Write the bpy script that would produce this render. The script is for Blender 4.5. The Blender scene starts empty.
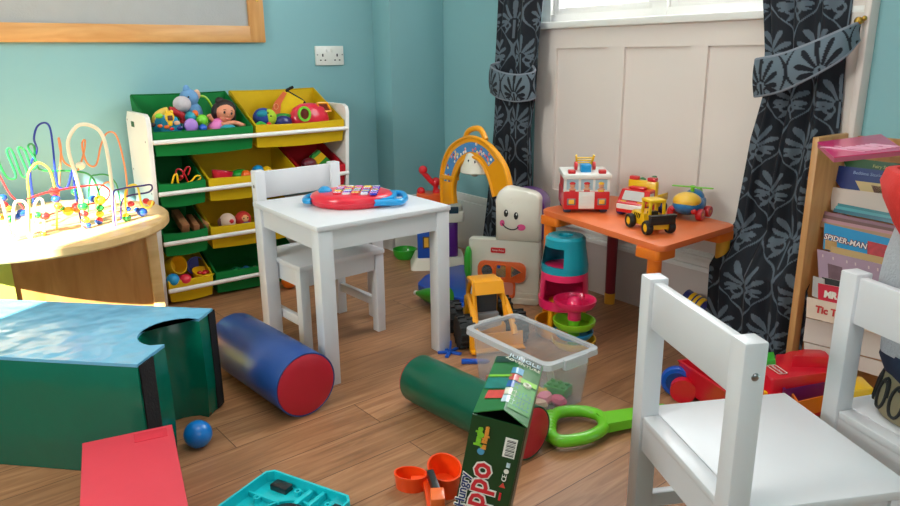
import bpy, bmesh, math, random
from mathutils import Vector, Matrix, Euler
random.seed(7)
S = bpy.context.scene
COL = S.collection
PI = math.pi
R = math.radians
V = Vector

# ------------------------------------------------------------------ camera
FOC, PITCH, ROLL, YAW, CH = 708.97, .2734, -.0104, .9330, .9277
fw = V((math.cos(PITCH)*math.cos(YAW), math.cos(PITCH)*math.sin(YAW), -math.sin(PITCH)))
rt = V((math.sin(YAW), -math.cos(YAW), 0))
up = rt.cross(fw)
r2 = rt*math.cos(ROLL) + up*math.sin(ROLL)
u2 = -rt*math.sin(ROLL) + up*math.cos(ROLL)
CAM = V((0, 0, CH))
cd = bpy.data.cameras.new('camera')
cd.sensor_width = 36; cd.lens = FOC*36/900; cd.clip_start = .02
co = bpy.data.objects.new('camera', cd); COL.objects.link(co)
co.matrix_world = Matrix(((r2.x, u2.x, -fw.x, 0), (r2.y, u2.y, -fw.y, 0), (r2.z, u2.z, -fw.z, CH), (0, 0, 0, 1)))
S.camera = co

def ray(x, y): return fw + r2*((x-450)/FOC) - u2*((y-253)/FOC)
def at(x, y, z=None, X=None, Y=None, P=None, n=None):
    """point of a known plane seen at a photo pixel"""
    d = ray(x, y)
    if z is not None: t = (z-CH)/d.z
    elif X is not None: t = X/d.x
    elif Y is not None: t = Y/d.y
    else: t = (P-CAM).dot(n)/d.dot(n)
    return CAM + d*t

# ------------------------------------------------------------------ materials
MATS = {}
def lin(c):
    c = c/255
    return c/12.92 if c <= .04045 else ((c+.055)/1.055)**2.4
def mat(name, rgb, rough=.5, var=.05, spec=.5, metal=0, coat=0, scale=18, bump=0, bscale=200, bdist=.004):
    if name in MATS: return MATS[name]
    m = bpy.data.materials.new(name); m.use_nodes = True
    nt = m.node_tree; b = nt.nodes['Principled BSDF']
    c = [lin(v) for v in rgb]
    if var:
        tc = nt.nodes.new('ShaderNodeTexCoord'); no = nt.nodes.new('ShaderNodeTexNoise')
        no.inputs['Scale'].default_value = scale; no.inputs['Detail'].default_value = 3
        nt.links.new(tc.outputs['Object'], no.inputs['Vector'])
        mx = nt.nodes.new('ShaderNodeMix'); mx.data_type = 'RGBA'
        mx.inputs[6].default_value = [min(1, v*(1-var)) for v in c]+[1]
        mx.inputs[7].default_value = [min(1, v*(1+var)) for v in c]+[1]
        nt.links.new(no.outputs['Fac'], mx.inputs[0]); nt.links.new(mx.outputs[2], b.inputs['Base Color'])
    else: b.inputs['Base Color'].default_value = c+[1]
    b.inputs['Roughness'].default_value = rough
    b.inputs['Specular IOR Level'].default_value = spec
    b.inputs['Metallic'].default_value = metal
    b.inputs['Coat Weight'].default_value = coat
    b.inputs['Coat Roughness'].default_value = .12
    if bump:
        tc = nt.nodes.new('ShaderNodeTexCoord'); no = nt.nodes.new('ShaderNodeTexNoise')
        no.inputs['Scale'].default_value = bscale; no.inputs['Detail'].default_value = 2
        nt.links.new(tc.outputs['Object'], no.inputs['Vector'])
        bp = nt.nodes.new('ShaderNodeBump'); bp.inputs['Strength'].default_value = bump; bp.inputs['Distance'].default_value = bdist
        nt.links.new(no.outputs['Fac'], bp.inputs['Height']); nt.links.new(bp.outputs['Normal'], b.inputs['Normal'])
    MATS[name] = m
    return m

def wood(name, ca, cb, rough=.45, stretch=(2, 30, 30), bump=.05):
    if name in MATS: return MATS[name]
    m = bpy.data.materials.new(name); m.use_nodes = True
    nt = m.node_tree; b = nt.nodes['Principled BSDF']
    tc = nt.nodes.new('ShaderNodeTexCoord'); mp = nt.nodes.new('ShaderNodeMapping')
    mp.inputs['Scale'].default_value = stretch
    no = nt.nodes.new('ShaderNodeTexNoise'); no.inputs['Scale'].default_value = 1.6; no.inputs['Detail'].default_value = 6
    no.inputs['Distortion'].default_value = .8
    rp = nt.nodes.new('ShaderNodeValToRGB')
    rp.color_ramp.elements[0].position = .32; rp.color_ramp.elements[1].position = .7
    rp.color_ramp.elements[0].color = [lin(v) for v in ca]+[1]; rp.color_ramp.elements[1].color = [lin(v) for v in cb]+[1]
    L = nt.links.new
    L(tc.outputs['Object'], mp.inputs['Vector']); L(mp.outputs['Vector'], no.inputs['Vector'])
    L(no.outputs['Fac'], rp.inputs['Fac']); L(rp.outputs['Color'], b.inputs['Base Color'])
    b.inputs['Roughness'].default_value = rough
    MATS[name] = m
    return m

def floor_mat():
    m = bpy.data.materials.new('laminate_planks'); m.use_nodes = True
    nt = m.node_tree; b = nt.nodes['Principled BSDF']; L = nt.links.new; N = nt.nodes.new
    tc = N('ShaderNodeTexCoord'); mp = N('ShaderNodeMapping'); mp.inputs['Rotation'].default_value = (0, 0, R(-3))
    L(tc.outputs['Object'], mp.inputs['Vector'])
    br = N('ShaderNodeTexBrick'); br.offset = .37; br.offset_frequency = 2
    br.inputs['Scale'].default_value = 1; br.inputs['Brick Width'].default_value = .92; br.inputs['Row Height'].default_value = .128
    br.inputs['Mortar Size'].default_value = .0012; br.inputs['Mortar Smooth'].default_value = .3; br.inputs['Bias'].default_value = 0
    br.inputs['Color1'].default_value = (.0, .0, .0, 1); br.inputs['Color2'].default_value = (1, 1, 1, 1); br.inputs['Mortar'].default_value = (.5, .5, .5, 1)
    L(mp.outputs['Vector'], br.inputs['Vector'])
    # shift the grain from plank to plank
    add = N('ShaderNodeVectorMath'); add.operation = 'ADD'
    mul = N('ShaderNodeVectorMath'); mul.operation = 'MULTIPLY'; mul.inputs[1].default_value = (3.7, 9.1, 5)
    L(br.outputs['Color'], mul.inputs[0]); L(mp.outputs['Vector'], add.inputs[0]); L(mul.outputs[0], add.inputs[1])
    sc = N('ShaderNodeMapping'); sc.inputs['Scale'].default_value = (2.2, 26, 1); L(add.outputs[0], sc.inputs['Vector'])
    no = N('ShaderNodeTexNoise'); no.inputs['Scale'].default_value = 1.5; no.inputs['Detail'].default_value = 7; no.inputs['Distortion'].default_value = 1.6
    L(sc.outputs[0], no.inputs['Vector'])
    rp = N('ShaderNodeValToRGB'); e = rp.color_ramp.elements
    e[0].position = .28; e[0].color = [lin(v) for v in (138, 95, 64)]+[1]
    e[1].position = .72; e[1].color = [lin(v) for v in (184, 136, 98)]+[1]
    k = e.new(.5); k.color = [lin(v) for v in (164, 116, 80)]+[1]
    L(no.outputs['Fac'], rp.inputs['Fac'])
    hs = N('ShaderNodeHueSaturation')
    mr = N('ShaderNodeMapRange'); mr.inputs['To Min'].default_value = .86; mr.inputs['To Max'].default_value = 1.1
    L(br.outputs['Color'], mr.inputs['Value']); L(mr.outputs[0], hs.inputs['Value']); L(rp.outputs['Color'], hs.inputs['Color'])
    mx = N('ShaderNodeMix'); mx.data_type = 'RGBA'; mx.inputs[7].default_value = [lin(v) for v in (84, 54, 36)]+[1]
    L(br.outputs['Fac'], mx.inputs[0]); L(hs.outputs[0], mx.inputs[6]); L(mx.outputs[2], b.inputs['Base Color'])
    b.inputs['Roughness'].default_value = .42
    return m

WHITE = mat('white_paint', (238, 236, 232), .35, .02)
WOODWHITE = mat('white_chair_paint', (220, 220, 224), .32, .02)
def plastic(name, rgb, rough=.28): return mat(name, rgb, rough, .04, coat=.25)
RED = plastic('red_plastic', (212, 30, 40)); PINKRED = plastic('pink_red_plastic', (228, 38, 66))
YEL = plastic('yellow_plastic', (246, 196, 20)); ORA = plastic('orange_plastic', (240, 104, 24)); AMB = plastic('amber_plastic', (246, 164, 18))
BLU = plastic('blue_plastic', (20, 84, 190)); SKY = plastic('sky_blue_plastic', (22, 150, 214)); TEAL = plastic('teal_plastic', (16, 150, 170))
GRN = plastic('green_plastic', (30, 150, 50)); LIME = plastic('lime_plastic', (120, 206, 40)); PUR = plastic('purple_plastic', (96, 36, 140))
NAVY = plastic('navy_plastic', (28, 40, 110)); BLK = plastic('black_plastic', (22, 22, 24), .4); WPL = plastic('white_plastic', (236, 236, 230))
GREY = plastic('grey_plastic', (130, 134, 140)); PINK = plastic('pink_plastic', (236, 90, 150)); TURQ = plastic('turquoise_plastic', (20, 196, 206))
RUB = mat('black_rubber', (24, 24, 24), .65); STEEL = mat('steel', (150, 150, 152), .3, 0, metal=1); BRASS = mat('brass', (190, 150, 70), .3, 0, metal=1)
SKIN = mat('doll_skin', (222, 158, 122), .5); INK = mat('dark_ink', (26, 24, 28), .6, 0); PAPER = mat('paper', (232, 226, 214), .7)

# ------------------------------------------------------------------ mesh builder
class MB:
    def __init__(s): s.bm = bmesh.new()
    def _fin(s, vs, M=None):
        if M is not None:
            bmesh.ops.transform(s.bm, matrix=M, verts=vs)
        return s
    def bx(s, x0, x1, y0, y1, z0, z1, bev=0, M=None, seg=2):
        r = bmesh.ops.create_cube(s.bm, size=1, matrix=Matrix.Translation(((x0+x1)/2, (y0+y1)/2, (z0+z1)/2)) @ Matrix.Diagonal((abs(x1-x0), abs(y1-y0), abs(z1-z0), 1)))
        vs = r['verts']
        if bev:
            es = list({e for v in vs for e in v.link_edges})
            rr = bmesh.ops.bevel(s.bm, geom=es, offset=bev, segments=seg, affect='EDGES', profile=.5)
            vs = list({v for v in rr['verts']} | {v for f in rr['faces'] for v in f.verts})
            vs = s._island(vs)
        return s._fin(vs, M)
    def _island(s, vs):
        seen = set(vs); st = list(vs)
        while st:
            v = st.pop()
            for e in v.link_edges:
                o = e.other_vert(v)
                if o not in seen: seen.add(o); st.append(o)
        return list(seen)
    def bar(s, a, b, w, h=None, bev=0):
        """box bar from a to b, w across, h up"""
        a, b = V(a), V(b); h = h or w; d = b-a; L = d.length; x = d/L
        z = V((0, 0, 1)) if abs(x.z) < .95 else V((1, 0, 0))
        y = z.cross(x).normalized(); z = x.cross(y)
        M = Matrix(((x.x, y.x, z.x, a.x), (x.y, y.y, z.y, a.y), (x.z, y.z, z.z, a.z), (0, 0, 0, 1)))
        return s.bx(0, L, -w/2, w/2, -h/2, h/2, bev, M)
    def tube(s, pts, r, seg=8, closed=False, cap=True, rs=None):
        pts = [V(p) for p in pts]; n = len(pts); rings = []
        prev = None
        for i, p in enumerate(pts):
            if closed: t = pts[(i+1) % n]-pts[i-1]
            else: t = pts[min(i+1, n-1)]-pts[max(i-1, 0)]
            t = t.normalized() if t.length > 1e-9 else V((0, 0, 1))
            if prev is None:
                a = V((0, 0, 1)) if abs(t.z) < .9 else V((1, 0, 0))
                u = t.cross(a).normalized()
            else:
                u = prev - t*prev.dot(t)
                u = u.normalized() if u.length > 1e-6 else t.orthogonal().normalized()
            prev = u; w = t.cross(u); rr = rs[i] if rs else r
            rings.append([s.bm.verts.new(p + (u*math.cos(2*PI*k/seg)+w*math.sin(2*PI*k/seg))*rr) for k in range(seg)])
        for i in range(n if closed else n-1):
            A, B = rings[i], rings[(i+1) % n]
            for k in range(seg):
                s.bm.faces.new((A[k], A[(k+1) % seg], B[(k+1) % seg], B[k]))
        if cap and not closed:
            s.bm.faces.new(rings[0][::-1]); s.bm.faces.new(rings[-1])
        return s
    def cyl(s, p0, p1, r0, r1=None, seg=20):
        r1 = r0 if r1 is None else r1
        return s.tube([p0, p1], r0, seg, rs=[r0, r1])
    def lathe(s, prof, c=(0, 0, 0), seg=32, M=None, sx=1, sy=1, a0=0, a1=2*PI, wob=None, hollow=False):
        rings = []; full = abs(a1-a0-2*PI) < 1e-6; n = seg if full else seg+1; new = []
        for (r, z) in prof:
            ring = []
            for k in range(n):
                a = a0+(a1-a0)*k/seg; q = r*(1+(wob(a, z) if wob else 0))
                v = s.bm.verts.new((c[0]+q*sx*math.cos(a), c[1]+q*sy*math.sin(a), c[2]+z)); ring.append(v); new.append(v)
            rings.append(ring)
        for A, B in zip(rings, rings[1:]):
            for k in range(seg):
                j = (k+1) % n
                try: s.bm.faces.new((A[k], A[j], B[j], B[k]))
                except ValueError: pass
        if full and hollow:
            A, B = rings[-1], rings[0]
            for k in range(seg): s.bm.faces.new((A[k], A[(k+1) % n], B[(k+1) % n], B[k]))
        elif full:
            for ring, r in ((rings[0], prof[0][0]), (rings[-1], prof[-1][0])):
                if r > 1e-5: s.bm.faces.new(ring)
        return s._fin(new, M)
    def sph(s, c, r, seg=16, M=None):
        r = (r, r, r) if isinstance(r, (int, float)) else r
        rr = bmesh.ops.create_uvsphere(s.bm, u_segments=seg, v_segments=max(6, seg//2+2), radius=1, matrix=(M or Matrix()) @ Matrix.Translation(c) @ Matrix.Diagonal((*r, 1)))
        return s
    def prism(s, pts, z0, z1, M=None, bev=0):
        a = [s.bm.verts.new((p[0], p[1], z0)) for p in pts]; b = [s.bm.verts.new((p[0], p[1], z1)) for p in pts]
        fs = [s.bm.faces.new(a[::-1]), s.bm.faces.new(b)]; n = len(pts)
        for i in range(n): fs.append(s.bm.faces.new((a[i], a[(i+1) % n], b[(i+1) % n], b[i])))
        vs = a+b
        if bev:
            es = list(fs[0].edges)+list(fs[1].edges)
            rr = bmesh.ops.bevel(s.bm, geom=es, offset=bev, segments=2, affect='EDGES', profile=.5)
            vs = s._island(rr['verts'])
        return s._fin(vs, M)
    def loft(s, A, B):
        """solid between two polygons with the same number of points"""
        a = [s.bm.verts.new(p) for p in A]; b = [s.bm.verts.new(p) for p in B]; n = len(a)
        s.bm.faces.new(a[::-1]); s.bm.faces.new(b)
        for i in range(n): s.bm.faces.new((a[i], a[(i+1) % n], b[(i+1) % n], b[i]))
        return s
    def sheet(s, grid):
        g = [[s.bm.verts.new(p) for p in row] for row in grid]
        for A, B in zip(g, g[1:]):
            for k in range(len(A)-1): s.bm.faces.new((A[k], A[k+1], B[k+1], B[k]))
        return s
    def done(s, name, m, parent=None, ang=38, M=None):
        bm = s.bm
        if M is not None: bmesh.ops.transform(bm, matrix=M, verts=bm.verts)
        bmesh.ops.recalc_face_normals(bm, faces=bm.faces)
        lim = R(ang)
        for f in bm.faces: f.smooth = True
        for e in bm.edges:
            if len(e.link_faces) == 2 and e.calc_face_angle(0) > lim: e.smooth = False
        me = bpy.data.meshes.new(name); bm.to_mesh(me); bm.free()
        me.materials.append(m)
        o = bpy.data.objects.new(name, me); COL.objects.link(o)
        if parent is not None: o.parent = parent
        return o

def tag(o, label=None, cat=None, group=None, kind=None):
    if label: o['label'] = label
    if cat: o['category'] = cat
    if group: o['group'] = group
    if kind: o['kind'] = kind
    return o
def thing(name, label, cat, loc=(0, 0, 0), rz=0, group=None, rot=None):
    o = bpy.data.objects.new(name, None); COL.objects.link(o); o.empty_display_size = .03
    o.location = loc; o.rotation_euler = rot if rot is not None else (0, 0, rz)
    return tag(o, label, cat, group)
def struct(o): o['kind'] = 'structure'; return o
def dup(root, loc, rz, label, group=None):
    r = root.copy(); COL.objects.link(r); r.scale = (1, 1, 1); r.location = loc; r.rotation_euler = (0, 0, rz)
    r['label'] = label
    if group: r['group'] = group
    for ch in list(root.children):
        c = ch.copy(); COL.objects.link(c); c.parent = r
        for g in list(ch.children):
            d = g.copy(); COL.objects.link(d); d.parent = c
    return r

def text(body, size, m, parent, M, name='lettering', bold=0, ext=.0006):
    cu = bpy.data.curves.new('tmp_text', 'FONT'); cu.body = body; cu.size = size; cu.extrude = ext; cu.offset = bold
    cu.align_x = 'CENTER'; cu.align_y = 'CENTER'; cu.resolution_u = 2
    t = bpy.data.objects.new('tmp_text', cu); COL.objects.link(t)
    dg = bpy.context.evaluated_depsgraph_get()
    me = bpy.data.meshes.new_from_object(t.evaluated_get(dg)); me.name = name
    bpy.data.objects.remove(t); bpy.data.curves.remove(cu)
    me.transform(M); me.materials.clear(); me.materials.append(m)
    o = bpy.data.objects.new(name, me); COL.objects.link(o)
    if parent is not None: o.parent = parent
    return o
def frame(o, x, y):
    """matrix with local x along x, local y near y, origin o"""
    x = V(x).normalized(); z = x.cross(V(y)).normalized(); y = z.cross(x)
    return Matrix(((x.x, y.x, z.x, o[0]), (x.y, y.y, z.y, o[1]), (x.z, y.z, z.z, o[2]), (0, 0, 0, 1)))
def smooth(pts, n=6, closed=False):
    P = [V(p) for p in pts]; out = []; N = len(P)
    for i in range(N if closed else N-1):
        if closed: a, b, c, d = P[i-1], P[i], P[(i+1) % N], P[(i+2) % N]
        else: a, b, c, d = P[max(i-1, 0)], P[i], P[i+1], P[min(i+2, N-1)]
        for k in range(n):
            t = k/n
            out.append(.5*((2*b)+(c-a)*t+(2*a-5*b+4*c-d)*t*t+(3*b-a-3*c+d)*t**3))
    if not closed: out.append(P[-1])
    return out
def rrect(w, h, r, n=5, cx=0, cy=0):
    o = []
    for sx, sy, a in ((1, 1, 0), (-1, 1, 90), (-1, -1, 180), (1, -1, 270)):
        for k in range(n+1):
            t = R(a+90*k/n); o.append((cx+sx*(w/2-r)+r*math.cos(t), cy+sy*(h/2-r)+r*math.sin(t)))
    return o
def circle(r, n=24, cx=0, cy=0): return [(cx+r*math.cos(2*PI*k/n), cy+r*math.sin(2*PI*k/n)) for k in range(n)]
def ring_prism(mb, out, inn, z0, z1, M=None):
    """plate with a hole; out and inn have the same number of points"""
    n = len(out); L = []
    for P, z in ((out, z0), (out, z1), (inn, z1), (inn, z0)):
        L.append([mb.bm.verts.new((p[0], p[1], z)) for p in P])
    for i in range(4):
        A, B = L[i], L[(i+1) % 4]
        for k in range(n): mb.bm.faces.new((A[k], A[(k+1) % n], B[(k+1) % n], B[k]))
    if M is not None: bmesh.ops.transform(mb.bm, matrix=M, verts=[v for l in L for v in l])
    return mb

# ------------------------------------------------------------------ world-space things
WINV = {}
_done = MB.done
def done_w(s, name, m, parent=None, ang=38, M=None):
    if parent is not None and parent.name in WINV:
        M = WINV[parent.name] if M is None else WINV[parent.name] @ M
        o = _done(s, name, m, parent, ang, M); WINV[o.name] = WINV[parent.name]; return o
    return _done(s, name, m, parent, ang, M)
MB.done = done_w
def wthing(name, label, cat, loc, group=None):
    o = thing(name, label, cat, loc, 0, group); WINV[o.name] = Matrix.Translation(-V(loc)); return o
def wtext(body, size, m, parent, M, name='lettering', **k):
    return text(body, size, m, parent, WINV[parent.name] @ M, name, **k)

# ------------------------------------------------------------------ the room
XB, YA = 2.088, 3.002
TEALW = mat('teal_wall_paint', (136, 184, 190), .6, .025, scale=3, spec=.35)
CEIL = mat('ceiling_paint', (240, 240, 236), .8, .01)
PANEL = mat('white_panelling_paint', (236, 224, 217), .4, .02, scale=3)
SKIRT = mat('skirting_paint', (222, 220, 216), .4, .02)

mb = MB(); mb.bx(-1.45, 2.2, -1.6, 3.1, -.1, 0); struct(mb.done('floor', floor_mat()))
mb = MB(); mb.bx(-1.45, 2.2, -1.6, 3.1, 2.45, 2.55); struct(mb.done('ceiling', CEIL))
mb = MB(); mb.bx(-1.45, 2.2, YA, YA+.1, 0, 2.45); struct(mb.done('wall_back', TEALW))
mb = MB(); mb.bx(1.787, XB, 2.85, YA, 0, 2.45, .004); struct(mb.done('wall_pillar', TEALW))
WY0, WY1, WZ0, WZ1 = .94, 2.21, 1.025, 2.15
mb = MB()
mb.bx(XB, XB+.1, WY1, 3.1, 0, 2.45); mb.bx(XB, XB+.1, -1.6, WY0, 0, 2.45)
mb.bx(XB, XB+.1, WY0, WY1, WZ1, 2.45); mb.bx(XB+.03, XB+.1, WY0, WY1, 0, WZ0)
struct(mb.done('wall_right', TEALW))
mb = MB()
LY0, LY1, LZ0, LZ1 = 1.06, 1.78, 1.0, 1.94
mb.bx(-1.45, -1.35, -1.6, LY0, 0, 2.45); mb.bx(-1.45, -1.35, LY1, 3.1, 0, 2.45)
mb.bx(-1.45, -1.35, LY0, LY1, 0, LZ0); mb.bx(-1.45, -1.35, LY0, LY1, LZ1, 2.45)
struct(mb.done('wall_left', TEALW))
mb = MB()
mb.bx(-1.35, -.3, -1.6, -1.5, 0, 2.45); mb.bx(.9, XB, -1.6, -1.5, 0, 2.45)
mb.bx(-.3, .9, -1.6, -1.5, 0, .9); mb.bx(-.3, .9, -1.6, -1.5, 2.1, 2.45)
struct(mb.done('wall_front', TEALW))

# panelling under the window
ys = [at(px, 60, X=XB).y for px in (556, 608, 624, 690, 707)]
zt = at(556, 48.5, X=XB).z; zb = at(553, 189, X=XB).z
mb = MB()
mb.bx(XB+.012, XB+.03, WY0, WY1, 0, WZ0)
mb.bx(XB, XB+.013, WY0, WY1, zt, WZ0)
mb.bx(XB, XB+.013, WY0, WY1, .2, zb)
for a, b in ((WY1, ys[0]), (ys[1], ys[2]), (ys[3], ys[4]), (WY0+.1, WY0)):
    mb.bx(XB, XB+.013, b, a, zb, zt)
struct(mb.done('wall_panelling', PANEL))
mb = MB()
mb.bx(XB-.012, XB+.03, WY0+.02, WY1, 0, .205)
struct(mb.done('baseboard_right', mat('taupe_skirting_paint', (198, 186, 181), .45, .03)))
mb = MB()
for z0, z1, d in ((.205, .222, .03), (.222, .242, .02), (.242, .255, .026), (.255, .268, .012)):
    mb.bx(XB-d, XB+.01, WY0+.02, WY1, z0, z1, .003)
struct(mb.done('trim_1', SKIRT))
mb = MB()
mb.bx(XB-.018, XB+.01, WY1, 2.85, 0, .24, .003); mb.bx(XB-.01, XB+.01, WY1, 2.85, .24, .275, .004)
struct(mb.done('baseboard_corner', SKIRT))
mb = MB(); mb.bx(-1.35, 1.787, YA-.018, YA+.01, 0, .24, .003); mb.bx(-1.35, 1.787, YA-.01, YA+.01, .24, .275, .004)
mb.bx(1.77, 1.79, 2.84, 3.0, 0, .27); mb.bx(1.77, XB, 2.832, 2.852, 0, .27)
struct(mb.done('baseboard_back', SKIRT))
# the architrave at the right of the window
mb = MB(); mb.bx(XB-.03, XB+.01, .915, .962, 0, 2.25, .004); mb.bx(XB-.045, XB+.01, .905, .925, 0, 2.25, .006)
struct(mb.done('trim_2', mat('cream_trim', (226, 214, 208), .4, .02)))

# window
win = struct(thing('window_1', None, None, (XB+.05, (WY0+WY1)/2, WZ0))); WINV[win.name] = Matrix.Translation(-V((XB+.05, (WY0+WY1)/2, WZ0)))
mb = MB(); mb.bx(XB-.03, XB+.1, WY0-.03, WY1+.03, WZ0-.005, WZ0+.02, .004); mb.done('window_sill', WHITE, win)
ym0, ym1 = at(656, 8, X=XB+.05).y, at(671, 8, X=XB+.05).y
mb = MB()
mb.bx(XB+.03, XB+.09, WY0, WY1, WZ0+.02, WZ0+.05); mb.bx(XB+.03, XB+.09, WY0, WY1, WZ1-.05, WZ1)
for a, b in ((WY0-.004, WY0+.05), (ym1, ym0), (WY1-.05, WY1+.004)): mb.bx(XB+.027, XB+.093, a, b, WZ0+.01, WZ1+.004)
for a, b in ((WY0+.05, ym1), (ym0, WY1-.05)):
    mb.bx(XB+.045, XB+.08, a, b, WZ0+.05, WZ0+.075, .003); mb.bx(XB+.045, XB+.08, a, b, WZ1-.08, WZ1-.05, .003)
    mb.bx(XB+.0435, XB+.0815, a, a+.03, WZ0+.05, WZ1-.05, .003); mb.bx(XB+.0435, XB+.0815, b-.03, b, WZ0+.05, WZ1-.05, .003)
    zc = WZ0+.45; mb.bx(XB+.05, XB+.075, a, b, zc, zc+.025, .003)
mb.done('window_frame', WHITE, win)
g = bpy.data.materials.new('window_glass'); g.use_nodes = True
nt = g.node_tree; nt.nodes.clear()
o_ = nt.nodes.new('ShaderNodeOutputMaterial'); mx = nt.nodes.new('ShaderNodeMixShader'); tr = nt.nodes.new('ShaderNodeBsdfTransparent'); gl = nt.nodes.new('ShaderNodeBsdfGlossy')
gl.inputs['Roughness'].default_value = .02; mx.inputs[0].default_value = .06
nt.links.new(tr.outputs[0], mx.inputs[1]); nt.links.new(gl.outputs[0], mx.inputs[2]); nt.links.new(mx.outputs[0], o_.inputs[0])
mb = MB()
for a, b in ((WY0+.05, ym1), (ym0, WY1-.05)): mb.bx(XB+.06, XB+.064, a, b, WZ0+.05, WZ1-.05)
mb.done('glass_pane', g, win)

# ------------------------------------------------------------------ light
w = bpy.data.worlds.new('sky'); S.world = w; w.use_nodes = True
bg = w.node_tree.nodes['Background']; bg.inputs[0].default_value = (.93, .97, 1, 1); bg.inputs[1].default_value = 1.5
def area(name, loc, rot, sx, sy, power, col=(1, 1, 1)):
    l = bpy.data.lights.new(name, 'AREA'); l.shape = 'RECTANGLE'; l.size = sx; l.size_y = sy; l.energy = power; l.color = col
    o = bpy.data.objects.new(name, l); COL.objects.link(o); o.location = loc; o.rotation_euler = rot
    return o
area('window_daylight', (XB+.14, (WY0+WY1)/2, (WZ0+WZ1)/2), (0, R(90), 0), 1.05, 1.2, 42, (.95, .98, 1))
area('rear_fill', (.3, -1.62, 1.3), (R(90), 0, 0), 1.15, 1.15, 9, (1, .98, .95))  # added fill light from behind the camera, at an unseen opening
area('left_window_daylight', (-1.42, (LY0+LY1)/2, (LZ0+LZ1)/2), (0, R(-90), 0), .65, .95, 36, (1, .97, .9))
area('foreground_fill', (.55, .75, 2.42), (0, 0, 0), .6, .6, 8, (1, .96, .9))  # added fill light that brightens the foreground, no fixture modelled
sn = bpy.data.lights.new('sun', 'SUN'); sn.energy = 36; sn.angle = R(.6); sn.color = (1, .95, .84)
so = bpy.data.objects.new('sun', sn); COL.objects.link(so); so.location = (-3, 0, 3)
so.rotation_euler = V((.83, .55, -.62)).to_track_quat('-Z', 'Y').to_euler()
vs = S.view_settings; vs.view_transform = 'Standard'; vs.look = 'None'; vs.exposure = .11; vs.gamma = 1
vs.use_curve_mapping = False

# ------------------------------------------------------------------ on the back wall
PINE = wood('pine_frame', (206, 148, 84), (226, 172, 108), .4, (3, 20, 20))
a = at(263.8, 42.6, Y=YA); b = at(247.3, 26.1, Y=YA)
nb = wthing('notice_board', 'grey felt notice board in a pine frame on the teal wall', 'notice board', (.2, YA, 1.4))
fwid = a.z and (b.z-a.z)
mb = MB(); mb.bx(-.8, a.x, YA-.024, YA, a.z, b.z, .003); mb.bx(-.8, a.x, YA-.024, YA, 1.83, 1.83+fwid, .003); mb.done('frame_rail', PINE, nb)
mb = MB(); mb.bx(b.x, a.x, YA-.025, YA, a.z+.001, 1.83+fwid, .003); mb.done('frame_stile', wood('pine_upright', (200, 140, 78), (220, 166, 102), .4, (20, 20, 3)), nb)
mb = MB(); mb.bx(-.8, b.x, YA-.012, YA, b.z, 1.83); mb.done('felt_panel', mat('grey_felt', (172, 174, 174), .9, .06, bump=.2), nb)
mb = MB(); q = at(254, .5, Y=YA); mb.cyl((q.x, YA-.03, q.z), (q.x, YA-.024, q.z), .007, seg=12); mb.done('screw', BRASS, nb)

s0, s1 = at(314, 46, Y=YA), at(343, 65, Y=YA)
sk = wthing('wall_socket', 'white double wall socket above the yellow toy bin', 'socket', ((s0.x+s1.x)/2, YA, (s0.z+s1.z)/2))
mb = MB(); mb.bx(s0.x, s1.x, YA-.012, YA, s1.z, s0.z, .003); mb.done('face_plate', WPL, sk)
cx = (s0.x+s1.x)/2; cz = (s0.z+s1.z)/2
for sx in (-1, 1):
    mb = MB(); x = cx+sx*.036
    mb.bx(x-.003, x+.003, YA-.0135, YA-.01, cz-.004, cz+.008)
    mb.bx(x-.015, x-.008, YA-.0135, YA-.01, cz-.022, cz-.017); mb.bx(x+.008, x+.015, YA-.0135, YA-.01, cz-.022, cz-.017)
    mb.done('pin_holes', INK, sk)
    mb = MB(); mb.bx(cx+sx*.012-.007, cx+sx*.012+.007, YA-.016, YA-.01, cz+.014, cz+.03, .002); mb.done('switch', WPL, sk)
    mb = MB(); mb.cyl((cx+sx*.062, YA-.014, cz+.004), (cx+sx*.062, YA-.011, cz+.004), .003, seg=10); mb.done('screw', STEEL, sk)

# ------------------------------------------------------------------ curtains
def damask(u, v):
    """woven ogee and palmette pattern; u, v in metres on the cloth"""
    W, H = .165, .27
    n = math.floor(u/(W/2))
    for i in (n-1, n, n+1, n+2):
        xl = i*W/2 + (W/4 if i % 2 == 0 else -W/4)*math.cos(2*PI*v/H)
        if abs(u-xl) < .0036+.0016*math.cos(4*PI*v/H): return 1
    for i in range(n-2, n+3):
        cx = i*W/2+W/4; cy0 = H/2 if i % 2 == 0 else 0
        cy = cy0+round((v-cy0)/H)*H
        dx, dy = abs(u-cx), v-cy
        if dx > W*.46 or abs(dy) > H*.44: continue
        by = dy+.030
        for k in range(4):                       # petals of the fan, mirrored
            th = R(27*k); Rk = (.086, .080, .068, .056)[k]
            al = by*math.cos(th)+dx*math.sin(th); ac = dx*math.cos(th)-by*math.sin(th)
            ac -= .16*k*al*al/.08*.3
            if .016 < al < Rk:
                t = al/Rk; w = (.0022+.0066*t)*math.sqrt(max(0, 1-max(0, (t-.72)/.28)**2))
                if abs(ac) < w: return 1
        r = math.hypot(dx-.023, by+.012)          # scrolls below
        if .0085 < r < .0145: return 1
        if dx < .0035 and -.062 < by < .01: return 1
        for k in (1, 2):
            th = R(180-38*k); al = by*math.cos(th)+dx*math.sin(th); ac = dx*math.cos(th)-by*math.sin(th)
            if .02 < al < .056 and abs(ac) < .0055*math.sin(PI*(al-.02)/.036): return 1
    return 0
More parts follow.
